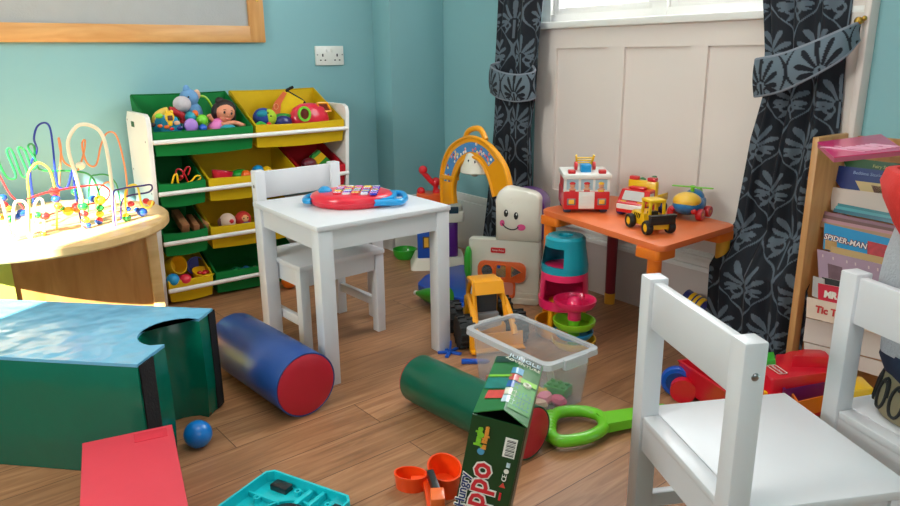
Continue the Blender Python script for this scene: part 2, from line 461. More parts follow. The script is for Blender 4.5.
def cloth_mat(name, dark, light):
    m = bpy.data.materials.new(name); m.use_nodes = True; nt = m.node_tree; b = nt.nodes['Principled BSDF']
    at_ = nt.nodes.new('ShaderNodeAttribute'); at_.attribute_name = 'weave'
    mx = nt.nodes.new('ShaderNodeMix'); mx.data_type = 'RGBA'
    mx.inputs[6].default_value = [lin(v) for v in dark]+[1]; mx.inputs[7].default_value = [lin(v) for v in light]+[1]
    nt.links.new(at_.outputs['Fac'], mx.inputs[0]); nt.links.new(mx.outputs[2], b.inputs['Base Color'])
    b.inputs['Roughness'].default_value = .75; b.inputs['Sheen Weight'].default_value = .05; b.inputs['Specular IOR Level'].default_value = .25
    return m
CLOTH = cloth_mat('damask_cloth', (31, 34, 42), (96, 107, 119))
BAND = cloth_mat('damask_band', (104, 118, 130), (24, 27, 36))
ROPE = mat('rope_piping', (128, 134, 146), .8, .2, scale=300)
def cloth(name, grid, uvs, m, parent, thick=.003):
    nr, nc = len(grid), len(grid[0])
    vs = [p for r in grid for p in r]
    W_ = WINV[parent.name]
    me = bpy.data.meshes.new(name)
    me.from_pydata([W_ @ p for p in vs], [], [(i*nc+j, i*nc+j+1, (i+1)*nc+j+1, (i+1)*nc+j) for i in range(nr-1) for j in range(nc-1)])
    at_ = me.attributes.new('weave', 'FLOAT', 'POINT')
    at_.data.foreach_set('value', [float(damask(*uv)) for r in uvs for uv in r])
    for p in me.polygons: p.use_smooth = True
    me.materials.append(m)
    o = bpy.data.objects.new(name, me); COL.objects.link(o); o.parent = parent
    md = o.modifiers.new('thickness', 'SOLIDIFY'); md.thickness = thick
    return o
def interp(tab, z):
    if z >= tab[0][0]: return tab[0][1]
    for (z0, a), (z1, b) in zip(tab, tab[1:]):
        if z >= z1: return b+(a-b)*(z-z1)/(z0-z1)
    return tab[-1][1]
def curtain(label, left, right, zbot, nf, amp, gath, loc, xc, flare=0, ztop=1.75):
    t = wthing('curtain', label, 'curtain', loc, 'damask curtains at the window')
    grid, uvs = [], []; nr, nc = 560, 220; cw = .30
    for i in range(nr):
        z = ztop+(zbot-ztop)*i/(nr-1)
        yl, yr = interp(left, z), interp(right, z)
        row, ru = [], []
        for j in range(nc):
            s = j/(nc-1); ph = nf*2*PI*s
            am = amp*(1-.55*math.exp(-((z-gath)/.12)**2))
            zz = max(0, gath-z)
            x = xc - flare*min(1, max(0, (.40-z)/.12)) + am*math.sin(ph+.8*math.sin(3*z)) + am*.4*math.sin(2.3*ph+1+2*z) - .012*math.sin(PI*s)
            y = yl+(yr-yl)*s + .006*math.cos(ph+2*z)
            row.append(V((x, y, z))); ru.append((s*cw, z))
        grid.append(row); uvs.append(ru)
    cloth('drape', grid, uvs, CLOTH, t)
    return t
XC = 2.0
def ytab(pts, flare=0):
    out = []
    for x, y in pts:
        z = at(x, y, X=XC).z; p = at(x, y, X=XC-flare*min(1, max(0, (.40-z)/.12))); out.append((p.z, p.y))
    return out
lc = curtain('dark damask curtain in the corner behind the toy arch', ytab([(495, -80), (495, 0), (491, 60), (492, 88), (489, 130), (483, 200), (477, 262)]),
             ytab([(548, -80), (541, 0), (536, 60), (533, 98), (529, 130), (530, 200), (532, 262)]), .015, 2.6, .012, .8, (XC, 2.27, 0), XC+.02)
rc = curtain('dark damask curtain beside the bookcase, held by a wide tieback', ytab([(752, -80), (754, 0), (756, 50), (754, 95), (741, 140), (722, 230), (702, 322), (696, 350)], .10),
             ytab([(846, -80), (843, 0), (838, 40), (833, 95), (829, 140), (813, 210), (802, 300), (795, 355)], .10), .012, 3.4, .013, .93, (XC, 1.08, 0), XC+.045, .125)
# tiebacks
def band(t, top, bot, xs, seg=40):
    n = len(top)
    T = smooth([at(*p, X=x) for p, x in zip(top, xs)], 26); B = smooth([at(*p, X=x) for p, x in zip(bot, xs)], 26)
    grid, uvs = [], []
    for i in range(61):
        k = i/60; row, ru = [], []; L = 0
        for j, (a, b) in enumerate(zip(T, B)):
            p = a.lerp(b, k); p.x -= .008*math.sin(PI*k)
            if j: L += (T[j]-T[j-1]).length
            row.append(p); ru.append((L*1.0+.04, -k*(a-b).length+.05))
        grid.append(row); uvs.append(ru)
    o = cloth('tieback', grid, uvs, BAND, t, .004)
    WINV[o.name] = WINV[t.name]
    for P in (T, B): MB().tube(P, .0048, 8).done('rope_edge', ROPE, o)
    return o
band(rc, [(772, 62), (756, 60), (780, 55), (810, 44), (840, 31), (861, 22)], [(772, 92), (755, 96), (780, 91), (812, 76), (842, 58), (859, 40)], [2.0, 1.965, 1.935, 1.935, 1.96, 2.03])
band(lc, [(500, 62), (491, 66), (500, 72), (515, 75), (528, 74), (535, 71), (533, 66)], [(500, 92), (491, 92), (500, 98), (515, 101), (528, 100), (535, 97), (533, 92)], [2.01, 1.975, 1.945, 1.94, 1.95, 1.975, 2.02])
hk = wthing('curtain_hook', 'small brass hook on the window frame holding the tieback', 'hook', (2.06, .94, 1.0))
q = at(860, 21, X=2.03)
mb = MB(); mb.cyl((2.06, q.y, q.z), (q.x-.005, q.y, q.z), .006, seg=10); mb.sph((q.x-.008, q.y, q.z), .011, 12); mb.sph((q.x-.004, q.y-.012, q.z+.006), .007, 10); mb.done('knob', BRASS, hk)

# ------------------------------------------------------------------ white chairs and tables
HS, HB, CW, CDEP = .288, .55, .325, .315
def make_chair(label):
    """origin under the far back post, x along the back, y towards the front of the seat"""
    t = thing('child_chair', label, 'chair', group='white child chairs')
    p = .036
    for x in (0, CW-p):
        mb = MB(); mb.bx(x, x+p, 0, p, 0, HB, .003); po = mb.done('back_post', WOODWHITE, t)
        xx = x if x == 0 else x+p
        for z in (HB-.05, HS-.045):
            mb = MB(); mb.sph((0, 0, 0), 1, 12, Matrix.Translation((xx, p*.55, z)) @ Matrix.Diagonal((.0025, .006, .006, 1))); mb.done('bolt_head', STEEL, po)
        mb = MB(); mb.bx(x+.002, x+p-.002, CDEP-p-.006, CDEP-.006, 0, HS-.016, .003); mb.done('front_leg', WOODWHITE, t)
        mb = MB(); xm = x+p/2; mb.bx(xm-.009, xm+.009, p, CDEP-p-.006, .085, .115, .002); mb.done('stretcher', WOODWHITE, t)
    mb = MB(); mb.bx(p-.001, CW-p+.001, .007, .025, HB-.092, HB-.006, .003); mb.done('backrest', WOODWHITE, t)
    mb = MB(); mb.bx(p+.0005, CW-p-.0005, .004, p, HS-.016, HS, .003); mb.bx(.0, CW, p+.0005, CDEP, HS-.016, HS, .003); mb.done('seat', WOODWHITE, t)
    mb = MB(); mb.bx(p, CW-p, .006, .022, HS-.07, HS-.016); mb.bx(p, CW-p, CDEP-.03, CDEP-.014, HS-.07, HS-.016)
    for x in (.008, CW-.024): mb.bx(x, x+.016, p, CDEP-p, HS-.07, HS-.016)
    mb.done('apron', WOODWHITE, t)
    return t
# chair behind the table is mirrored by turning: x along the back to the right means y must run towards the camera
ch = make_chair('white child chair tucked behind the white table, back to the toy rack')
ang = R(4.4)
u = V((math.cos(ang), math.sin(ang), 0))
o_ = V((.855, 2.253, 0)) + u*CW
ch.scale = (1, .91, 1.03); ch.location = o_; ch.rotation_euler = (0, 0, ang+PI)
ca = dup(ch, (.986, .762, 0), R(-116.65), 'nearest white child chair, bolt in its post, empty seat in the right foreground')
cb = dup(ch, (1.283, .557, 0), R(-111), 'white child chair at the right edge with a cloth bag on its seat', None)

TX, TY, TW, TD, TH = .823, 1.715, .456, .45, .48
tb = thing('child_table', 'white square child table holding the round red music toy', 'table', (TX, TY, 0), R(.4))
mb = MB(); mb.bx(0, TW, 0, TD, TH-.016, TH, .003); mb.done('tabletop', WOODWHITE, tb)
mb = MB()
for y in (.012, TD-.028): mb.bx(.05, TW-.05, y, y+.016, TH-.075, TH-.016)
for x in (.012, TW-.028): mb.bx(x, x+.016, .05, TD-.05, TH-.075, TH-.016)
mb.done('apron', WOODWHITE, tb)
for x in (.004, TW-.05):
    for y in (.004, TD-.05):
        mb = MB(); mb.bx(x, x+.046, y, y+.046, 0, TH-.016, .003); mb.done('leg', WOODWHITE, tb)

# ------------------------------------------------------------------ round red music toy
c = at(352, 203.5, z=TH)
mt = thing('music_toy', 'round red electronic music toy with blue handles and jewelled buttons on the white table', 'toy', (c.x, c.y, TH), R(-36))
rr = .152; mt.scale = (.85, .85, .98)
mb = MB(); mb.lathe([(rr-.016, 0), (rr-.004, .008), (rr, .02), (rr-.002, .030), (rr-.008, .036), (rr-.022, .040), (rr-.05, .042), (0.001, .043)], seg=48, sy=.84); mb.done('body', plastic('toy_red', (226, 36, 58)), mt)
mb = MB(); mb.lathe([(rr-.0005, .0175), (rr+.0015, .019), (rr-.0005, .0205)], seg=48, sy=.84); mb.done('rim_line', PINKRED, mt)
def handle(mb, a0, a1, r0, r1, sy=.84):
    pts = [(r0*math.cos(a)*1, r0*sy*math.sin(a)) for a in [a0+(a1-a0)*k/14 for k in range(15)]]
    pts2 = [(r1*math.cos(a), r1*sy*math.sin(a)) for a in [a1-(a1-a0)*k/14 for k in range(15)]]
    return pts+pts2
mb = MB(); P = [(.148*math.cos(a), .126*math.sin(a), .018) for a in (R(-52), R(-48))] + [(.178, -.078, .017), (.196, -.02, .016), (.194, .03, .016), (.174, .078, .017)] + [(.148*math.cos(R(44)), .126*math.sin(R(44)), .018)]
mb.tube(smooth(P, 6), .011, 12); mb.prism([(.15*math.cos(R(a)), .128*math.sin(R(a))) for a in range(-44, 45, 8)]+[(.16, .06), (.166, 0), (.16, -.06)], .006, .03, bev=.003); mb.done('handle', SKY, mt)
mb = MB(); P = [(-.14, -.05, .018), (-.162, -.04, .017), (-.172, 0, .016), (-.162, .04, .017), (-.14, .05, .018)]
mb.tube(smooth(P, 6), .010, 12); mb.done('handle', SKY, mt)
mb = MB(); mb.lathe([(.024, 0), (.024, .006), (.018, .011), (.012, .016), (.001, .018)], (-.095, -.01, .041), 20, wob=lambda a, z: .08*math.cos(8*a)); mb.done('dome_button', SKY, mt)
cols = [(214, 40, 60), (240, 150, 40), (60, 160, 70), (150, 60, 180), (236, 110, 170), (230, 226, 240), (30, 60, 190), (90, 170, 210), (180, 60, 60), (240, 210, 60)]
bi = 0
for i in range(5):
    for j in range(5):
        x = -.056+.033*i+.012; y = -.070+.033*j-.004*i+.006
        if (x/.142)**2+(y/.112)**2 > 1: continue
        cc = cols[bi % len(cols)] if i < 4 else (30, 40, 180)
        m = mat('jewel_%d' % (cols.index(cc) if cc in cols else 11), cc, .15, .35, coat=.6, scale=160)
        mb = MB(); mb.prism(rrect(.028, .026, .009, 3, x, y), .041, .047, bev=.002); k = mb.done('button', m, mt)
        mb = MB()
        for q in range(5): mb.sph((x-.010+.005*q, y+.004*math.sin(q*2.2+bi), .0475), (.0026, .0026, .0022), 8)
        mb.done('jewel', mat('jewel_sparkle_%d' % (bi % 3), [(244, 236, 250), (250, 220, 120), (230, 150, 220)][bi % 3], .1, 0, coat=.6), k)
        bi += 1

# ------------------------------------------------------------------ toy rack with fabric bins
RX0, RX1, RYF, RYB = .667, 1.444, 2.664, 2.965
rk = wthing('toy_rack', 'white four-tier toy rack with sloping bins against the back wall', 'toy rack', ((RX0+RX1)/2, 2.85, 0))
def side(x0, x1):
    def poly(hole):
        return [(2.74, 0), (2.668, .70), (2.676, .722), (2.70, .732), (2.93, .732), (2.962, .70), (2.972, 0)]
    mb = MB(); P = [(y, z) for y, z in poly(0)]
    A = [V((x0, y, z)) for y, z in P]; B = [V((x1, y, z)) for y, z in P]
    mb.loft(A, B)
    return mb
for nm, x0, x1 in (('left', RX0-.016, RX0), ('right', RX1, RX1+.016)):
    mb = side(x0, x1); sp = mb.done('side_panel', WHITE, rk)
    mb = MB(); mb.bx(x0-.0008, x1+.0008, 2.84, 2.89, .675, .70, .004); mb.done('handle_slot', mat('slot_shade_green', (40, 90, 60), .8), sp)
    for y, z in ((2.70, .634), (2.70, .445), (2.72, .253), (2.73, .065), (2.93, .70), (2.93, .51), (2.93, .33), (2.93, .14)):
        xx = x0 if nm == 'left' else x1
        mb = MB(); mb.sph((xx, y+.012, z), (.0015, .004, .004), 8); mb.done('screw_cap', GREY, sp)
tiers = [(.634, 2.664), (.445, 2.672), (.253, 2.69), (.065, 2.703)]
for z, y in tiers:
    mb = MB(); mb.cyl((RX0-.001, y, z), (RX1+.001, y, z), .0085, seg=14); mb.done('front_rail', WHITE, rk)
    mb = MB(); mb.cyl((RX0-.001, 2.955, z+.06), (RX1+.001, 2.955, z+.06), .0085, seg=14); mb.done('back_rail', WHITE, rk)
def fabric(n, c): return mat(n, c, .62, .06, scale=40, bump=.08, bscale=300, spec=.3)
GF = fabric('green_bin_fabric', (0, 122, 52)); YF = fabric('yellow_bin_fabric', (214, 176, 6)); RF = fabric('red_bin_fabric', (196, 24, 40))
def make_bin(x0, x1, tier, m, label, seam):
    z, y = tiers[tier]; hb = [.155, .13, .13, .125][tier]
    yf = y+.0135; yb = 2.945
    ft, fb = z+.034, z-.058; bt, bb = z+hb, z-.005
    t = wthing('fabric_bin', label, 'bin', ((x0+x1)/2, yf+.1, fb), 'fabric bins in the toy rack')
    th = .004; c = .004
    sag = .006
    # outer shell, then inner shell, joined at the rim
    def ring(d, zf, zb_, yo0, yo1):
        n = 8; L = []
        for k in range(n+1):
            s = k/n; L.append(V((x0+c+d+(x1-x0-2*c-2*d)*s, yf+yo0, zf-(sag*math.sin(PI*s)))))
        for k in range(n+1):
            s = k/n; L.append(V((x1-c-d-(x1-x0-2*c-2*d)*s, yb-yo1, zb_-(sag*.5*math.sin(PI*s)))))
        return L
    rings = [ring(.006, fb+.006, bb, .012, .008), ring(.0, ft-.02, bt-.03, 0, 0), ring(0, ft, bt, 0, 0), ring(th, ft+.001, bt+.001, th, th), ring(.006+th, fb+.006+th*2, bb+th*2, .012+th, .008+th)]
    mb = MB(); rv = [[mb.bm.verts.new(p) for p in r] for r in rings]; n = len(rings[0])
    for A, B in zip(rv, rv[1:]):
        for k in range(n): mb.bm.faces.new((A[k], A[(k+1) % n], B[(k+1) % n], B[k]))
    mb.bm.faces.new(rv[0][::-1]); mb.bm.faces.new(rv[-1])
    mb.done('fabric_body', m, t, ang=30)
    mb = MB(); rm = rings[3]; mb.tube([p+V((0, 0, .0005)) for p in rm], .0026, 6, closed=True); mb.done('hem', seam, t)
    return (t, yf, ft, fb+.014, bb+.01)
GS = fabric('green_hem', (0, 104, 44)); YS = fabric('yellow_hem', (206, 172, 10)); RS = fabric('red_hem', (170, 18, 32))
bins = {}
for key, x0, x1, ti, m, sm, lab in (
    ('g1', .668, 1.046, 0, GF, GS, 'large green bin on the top tier, piled with a doll and baby toys'),
    ('y1', 1.050, 1.443, 0, YF, YS, 'large yellow bin on the top tier, holding the red shape sorter'),
    ('g2', .668, .846, 1, GF, GS, 'small green bin on the second tier with a wire toy inside'),
    ('y2', .850, 1.226, 1, YF, YS, 'wide yellow bin on the second tier with a pink bowl inside'),
    ('r2', 1.230, 1.443, 1, RF, RS, 'red bin at the right end of the second tier'),
    ('g3', .668, .841, 2, GF, GS, 'green bin on the third tier with wooden blocks'),
    ('y3', .845, 1.226, 2, YF, YS, 'yellow bin on the third tier with two puppet heads'),
    ('y4', .668, .846, 3, YF, YS, 'yellow bin on the bottom tier with cups and balls'),
    ('g4', .850, 1.226, 3, GF, GS, 'dark green bin on the bottom tier with a few small blocks')):
    bins[key] = make_bin(x0, x1, ti, m, lab, sm)

# ------------------------------------------------------------------ bead table
BWOOD = wood('beech_top', (214, 170, 110), (232, 194, 138), .35, (3, 16, 16)); BWD2 = wood('beech_panel', (176, 122, 66), (198, 144, 84), .4, (16, 16, 3))
BC = V((.27, 2.57, .42)); BR = .383
bt = wthing('bead_maze_table', 'round wooden bead maze table with coloured wire loops beside the toy rack', 'activity table', (BC.x, BC.y, 0))
mb = MB(); mb.lathe([(.001, -.032), (BR-.006, -.032), (BR, -.026), (BR, -.006), (BR-.006, 0), (.001, 0)], BC, 64); mb.done('tabletop', BWOOD, bt)
mb = MB(); mb.prism([(-.05, 2.42), (.16, 2.45), (.55, 2.45), (.56, 2.85), (-.05, 2.85)], 0, .388); mb.done('base', BWD2, bt)
mb = MB(); mb.bx(.55, .586, 2.44, 2.85, 0, .388, .003); mb.done('side_panel', BWOOD, bt)
mb = MB(); mb.loft([V((-.06, 2.405, 0)), V((.158, 2.44, 0)), V((.158, 2.449, 0)), V((-.06, 2.418, 0))], [V((-.06, 2.405, .388)), V((.158, 2.44, .388)), V((.158, 2.449, .388)), V((-.06, 2.418, .388))]); mb.done('door_panel', mat('lime_wood_panel', (206, 212, 92), .45, .05), bt)
W_ = {'blue': mat('blue_wire', (28, 50, 150), .3, 0), 'cream': mat('cream_wire', (238, 226, 196), .35, 0), 'orange': mat('orange_wire', (224, 140, 84), .3, 0), 'green': mat('green_wire', (36, 140, 70), .3, 0),
      'red': mat('red_wire', (206, 40, 40), .3, 0), 'yellow': mat('yellow_wire', (236, 212, 70), .3, 0), 'violet': mat('violet_wire', (60, 40, 110), .3, 0)}
def wire(col, y0, y1, pts, r=.0032, foot=True):
    n = len(pts); L = []
    for i, (px, py) in enumerate(pts): L.append(at(px, py, Y=y0+(y1-y0)*i/(n-1)))
    L = smooth(L, 5)
    L = [V((p.x, p.y, max(p.z, .416))) for p in L]
    return MB().tube(L, r, 8).done('wire', W_[col], bt), L
wire('blue', 2.62, 2.46, [(35, 210), (30, 169), (37, 151), (34, 139), (37, 127), (44.5, 122.7), (50, 128), (53, 148), (55, 169), (59, 187), (67.6, 187), (73, 169), (75, 190), (83, 231)])
wire('cream', 2.42, 2.38, [(84, 232), (83, 205), (76, 176), (69, 153), (69, 138), (78, 125.5), (91, 125.5), (101, 133), (107, 151), (112, 187), (115.6, 231)], .0056)
wire('orange', 2.6, 2.75, [(58, 212), (59, 185), (61, 150), (58.5, 138), (63, 160), (72, 167), (78, 170), (84, 152), (85, 140), (82, 145), (87, 163), (96, 165), (101, 145), (107, 133), (116, 135), (123, 158), (127, 185), (126, 214)])
wire('green', 2.5, 2.55, [(-8, 140), (0, 165), (8, 178), (16, 176), (7, 152), (12, 151), (22, 176), (27, 172), (18, 149), (25, 151), (32, 169), (37, 163), (28, 147), (34, 146), (39, 169), (71, 171), (91, 176), (100, 198), (101, 224)])
wire('cream', 2.33, 2.36, [(-14, 225), (-6, 203), (2, 202), (9, 230), (13, 236), (14, 206), (20, 201), (27, 206), (28, 232), (32, 236), (35, 204), (43, 202), (44, 240)], .0042)
wire('red', 2.5, 2.35, [(-6, 165), (2, 180), (10, 194), (21, 205), (27, 215), (44, 216), (70, 208), (95, 203), (106, 200), (110, 192), (104, 186), (95, 185), (70, 188), (45, 193), (27, 199)], .0026)
wire('yellow', 2.4, 2.42, [(29, 233), (29, 198), (28, 175), (37, 163), (48, 168), (53, 180), (56, 200), (57, 232)])
wire('violet', 2.36, 2.45, [(115.6, 231), (113, 195), (121, 189), (140, 186), (151, 185), (149, 192), (123, 199), (122, 226)], .0028)
wire('yellow', 2.42, 2.4, [(127, 230), (125, 198), (128, 187), (137, 186), (142, 205), (150, 207), (153, 201)], .0034)
wire('green', 2.62, 2.6, [(88, 214), (90, 180), (97, 175), (107, 175), (114, 181), (118, 190), (122, 214)], .0028)
wire('orange', 2.68, 2.62, [(95, 212), (99, 190), (108, 182), (113, 190), (117, 214)], .0028)
wire('cream', 2.37, 2.38, [(73, 165), (77, 180), (81, 200), (84, 228)], .004)
BEADM = {'r': mat('red_bead', (212, 40, 40), .25, .03, coat=.4), 'b': mat('blue_bead', (30, 80, 180), .25, .03, coat=.4), 'g': mat('green_bead', (30, 140, 60), .25, .03, coat=.4),
         'y': mat('yellow_bead', (244, 200, 40), .25, .03, coat=.4), 'o': mat('orange_bead', (236, 140, 40), .25, .03, coat=.4), 'w': mat('pale_bead', (240, 230, 200), .3, .03)}
for px, py, c_, r, Y in [
    (83, 206.5, 'g', 4.4, 2.38), (84.5, 214, 'r', 3.4, 2.38), (85.5, 220, 'y', 3.6, 2.38), (86.5, 226, 'r', 3.2, 2.38), (88, 230.5, 'b', 3.4, 2.38),
    (100, 200, 'y', 4.8, 2.42), (100, 208, 'g', 3.5, 2.42), (100, 214, 'y', 3.4, 2.42), (99.6, 220, 'r', 3, 2.42), (99.5, 226, 'b', 3.2, 2.42),
    (126, 216, 'y', 3, 2.41), (127, 221, 'r', 3.4, 2.41), (128, 227.5, 'g', 3.8, 2.41),
    (54.5, 191.5, 'r', 4.4, 2.41), (56, 199, 'b', 3.8, 2.41), (58, 206, 'o', 3.4, 2.41), (68, 211, 'y', 4.6, 2.44), (61, 208, 'g', 3, 2.44),
    (45, 216, 'r', 4.2, 2.36), (38, 215, 'g', 3.4, 2.36), (31, 216, 'y', 3, 2.36), (22, 213, 'b', 4.2, 2.36), (17, 217, 'b', 3.4, 2.36), (11, 219, 'g', 4.2, 2.36), (3, 198, 'b', 3.6, 2.5), (4, 205, 'r', 3.6, 2.5), (8, 208, 'y', 3, 2.5), (2, 217, 'o', 3.2, 2.36),
    (80.5, 165.5, 'w', 4, 2.66), (76, 192, 'g', 4, 2.5), (76, 206, 'r', 3.6, 2.42), (93, 199, 'b', 3.6, 2.45), (77, 210, 'o', 3, 2.45),
    (142, 212, 'b', 4.6, 2.44), (146, 201, 'r', 3, 2.46), (151, 203, 'o', 3.2, 2.42), (131, 204, 'r', 3, 2.46), (128, 209, 'b', 2.6, 2.46), (44, 238, 'o', 2.6, 2.36), (137, 210, 'b', 2.6, 2.45)]:
    p = at(px, py, Y=Y); rad = 1.13*r/FOC*(p-CAM).dot(fw); p.z = max(p.z, .42+rad*.8)
    mb = MB(); mb.sph(p, (rad, rad, rad*.86), 14); mb.done('bead', BEADM[c_], bt)

# ------------------------------------------------------------------ orange table by the window
OT = mat('orange_tabletop', (232, 116, 62), .38, .05); OL = mat('orange_leg_paint', (238, 120, 24), .35, .04); BUR = mat('burgundy_paint', (122, 26, 42), .35, .05)
LMT = mat('lime_foot', (150, 190, 70), .4, .04); YWT = mat('yellow_wood_foot', (232, 170, 50), .4, .04)
OZ = .41
ot = wthing('play_table', 'low orange play table under the window carrying four toy vehicles', 'table', (1.85, 1.47, 0))
N_, R_, B_, L_ = V((1.592, 1.165, 0)), V((1.988, 1.187, 0)), V((2.06, 1.75, 0)), V((1.683, 1.742, 0))
def rpoly(P, r, n=5):
    out = []
    for i in range(len(P)):
        p, a, b = P[i], (P[i-1]-P[i]).normalized(), (P[(i+1) % len(P)]-P[i]).normalized()
        for k in range(n+1):
            t = k/n; A = p+a*r; B = p+b*r
            q = A*(1-t)**2+p*2*t*(1-t)+B*t*t; out.append((q.x, q.y))
    return out
mb = MB(); mb.prism(rpoly([N_, R_, B_, L_], .03), OZ-.018, OZ, bev=.004); mb.done('tabletop', OT, ot)
cen = (N_+R_+B_+L_)/4
for P, m, fm in ((N_, OL, LMT), (R_, YWT, LMT), (B_, BUR, YWT), (L_, OL, YWT)):
    d = (cen-P).normalized(); q = P+d*(.072 if P is N_ else .045 if P is R_ else .06)
    if P is R_: q = V((1.945, 1.232, 0))
    mb = MB(); mb.prism(rrect(.085, .085, .012, 4, q.x, q.y), OZ-.048, OZ-.018, bev=.003); mb.done('corner_block', OL, ot)
    if P is R_: q = V((1.968, 1.216, 0))
    if P is L_: q = P+d*.036
    mb = MB(); mb.cyl((q.x, q.y, .04), (q.x, q.y, OZ-.048), .019, .021, 20); lg = mb.done('leg', m, ot)
    mb = MB(); mb.cyl((q.x, q.y, 0), (q.x, q.y, .042), .0195, .0205, 20); mb.done('leg_tip', fm, lg)

# ------------------------------------------------------------------ soft play shapes
def vinyl(n, c, r=.3): return mat(n, c, r, .05, spec=.55, bump=.12, bscale=22)
VG = mat('green_vinyl', (0, 98, 76), .26, .05, spec=.55, bump=.6, bscale=8, bdist=.02); VB = mat('blue_top_vinyl', (104, 176, 212), .2, .05, spec=.6, bump=.7, bscale=9, bdist=.02); VBL = vinyl('blue_vinyl', (34, 72, 140), .34); VR = vinyl('red_vinyl', (196, 30, 52), .42)
VDG = vinyl('dark_green_vinyl', (0, 90, 66)); VP = vinyl('coral_vinyl', (218, 60, 76), .5); VY = vinyl('yellow_vinyl', (240, 170, 30)); HOOK = mat('black_velcro', (16, 16, 18), .9, .2, bump=.3)
# arch block lying on its side: plan drawn along p (its length) and q (its width)
s2 = math.sqrt(.5); BH = .28
def pq(p, q): return V(((p+q)*s2, (q-p)*s2, 0))
fb = wthing('foam_arch_block', 'big soft arch block, blue top and green sides, black velcro strips, lying on the floor', 'soft play block', pq(-1.15, 1.49))
Q0, Q1, PE = 1.312, 1.665, .8895
Q0, Q1 = 1.312, 1.668
plan = [(-1.62, Q0)]
# p grows towards the open end; world p = (x - y)/sqrt2
plan += [(-.8895, Q0), (-.8895, 1.425)]
for k in range(13):
    a = R(-90-10+k*(200)/12) ; plan.append((-.905-.085*math.cos(R(-80+k*160/12)), 1.505+.092*math.sin(R(-80+k*160/12))))
plan += [(-.8895, 1.592), (-.8895, Q1), (-1.62, Q1)]
P3 = [pq(p, q) for p, q in plan]
def wob(i, z): return V((0, 0, 0))
mb = MB()
rings = []
n = len(P3); cenb = pq(-1.25, 1.49)
for z, g in ((0, -.004), (.012, 0), (.09, .004), (.19, .003), (BH-.012, 0), (BH, -.006)):
    L = []
    for i, p in enumerate(P3):
        a, b = P3[i-1], P3[(i+1) % n]
        t = (b-a); nn = V((t.y, -t.x, 0)).normalized()
        L.append(mb.bm.verts.new((p.x+nn.x*g, p.y+nn.y*g, z)))
    rings.append(L)
for A, B in zip(rings, rings[1:]):
    for k in range(n): mb.bm.faces.new((A[k], A[(k+1) % n], B[(k+1) % n], B[k]))
mb.bm.faces.new(rings[0][::-1]); bmesh.ops.triangulate(mb.bm, faces=[mb.bm.faces.new(rings[-1])])
mb.done('side_cover', VG, fb, ang=50)
# top cover, a subdivided sheet a little above with soft creases
mb = MB(); f = mb.prism([(p.x, p.y) for p in P3], BH-.006, BH+.0015, bev=0)
mb.done('top_cover', VB, fb)
def qstrip(q0, q1, name='velcro_strip'):
    mb = MB(); A = [pq(-.8892, q0), pq(-.8855, q0), pq(-.8855, q1), pq(-.8892, q1)]
    mb.loft([p+V((0, 0, .004)) for p in A], [p+V((0, 0, BH-.004)) for p in A]); mb.done(name, HOOK, fb)
qstrip(Q0+.004, Q0+.058); qstrip(Q1-.03, Q1-.002)
mb = MB(); A = [pq(-.918, Q1-.001), pq(-.8855, Q1-.001), pq(-.8855, Q1+.004), pq(-.918, Q1+.004)]
mb.loft([p+V((0, 0, .004)) for p in A], [p+V((0, 0, BH-.002)) for p in A]); mb.done('velcro_strip', HOOK, fb)

# coral block in the foreground
pz = .14
c0, c1 = at(82, 443, z=pz), at(172, 424, z=pz); ex = (c1-c0).normalized(); ey = V((ex.y, -ex.x, 0))
cw = (c1-c0).length
pk = wthing('foam_block', 'coral pink soft block with a yellow side in front of the green arch block', 'soft play block', (c0+c1)/2 + ey*.18 - V((0, 0, pz)))
Mk = Matrix(((ex.x, ey.x, 0, c0.x), (ex.y, ey.y, 0, c0.y), (0, 0, 1, 0), (0, 0, 0, 1)))
Mk = Mk @ Matrix.Diagonal((1, 1, 1, 1))
mb = MB(); mb.bx(.006, cw-.004, .004, .325, 0, pz-.004, .004, Mk); mb.done('side_cover', VY, pk)
mb = MB(); mb.bx(.0, cw, 0, .33, pz-.012, pz, .004, Mk); mb.bx(cw-.006, cw, 0, .33, 0, pz, .003, Mk); mb.bx(0, cw, 0, .006, 0, pz, .002, Mk); mb.done('top_cover', VP, pk)
mb = MB(); mb.bx(cw*.56, cw*.93, .012, .05, pz-.001, pz+.0012, .0005, Mk); mb.done('velcro_patch', mat('red_velcro', (204, 40, 58), .85, .1, bump=.2), pk)

# rolls
def roll(name, label, c0, c1, r, mside, mend, seams=True):
    c0, c1 = V(c0), V(c1); ax = (c0-c1).normalized(); L = (c0-c1).length
    t = wthing(name, label, 'soft play roll', ((c0.x+c1.x)/2, (c0.y+c1.y)/2, 0))
    x = V((0, 0, 1)).cross(ax).normalized(); y = ax.cross(x)
    M = Matrix(((x.x, y.x, ax.x, c1.x), (x.y, y.y, ax.y, c1.y), (x.z, y.z, ax.z, c1.z), (0, 0, 0, 1)))
    mb = MB(); mb.lathe([(r-.004, 0), (r, .006), (r+.001, L*.3), (r+.001, L*.7), (r, L-.006), (r-.003, L)], seg=56, M=M); mb.done('side_cover', mside, t)
    mb = MB(); mb.lathe([(r-.0035, L-.002), (r-.004, L+.002), (r-.016, L+.006), (r-.04, L+.007), (.001, L+.008)], seg=56, M=M, wob=lambda a, z: .012*math.sin(17*a)*(1 if z > L+.003 else .2)); mb.done('end_cap', mend, t)
    mb = MB(); mb.lathe([(r-.0035, .002), (r-.004, -.002), (r-.04, -.006), (.001, -.007)], seg=56, M=M); mb.done('end_cap', mend, t)
    mb = MB(); mb.tube([M @ V(((r-.001)*math.cos(a), (r-.001)*math.sin(a), L)) for a in [2*PI*k/60 for k in range(60)]], .0022, 6, closed=True); mb.done('piping', mside, t)
    return t
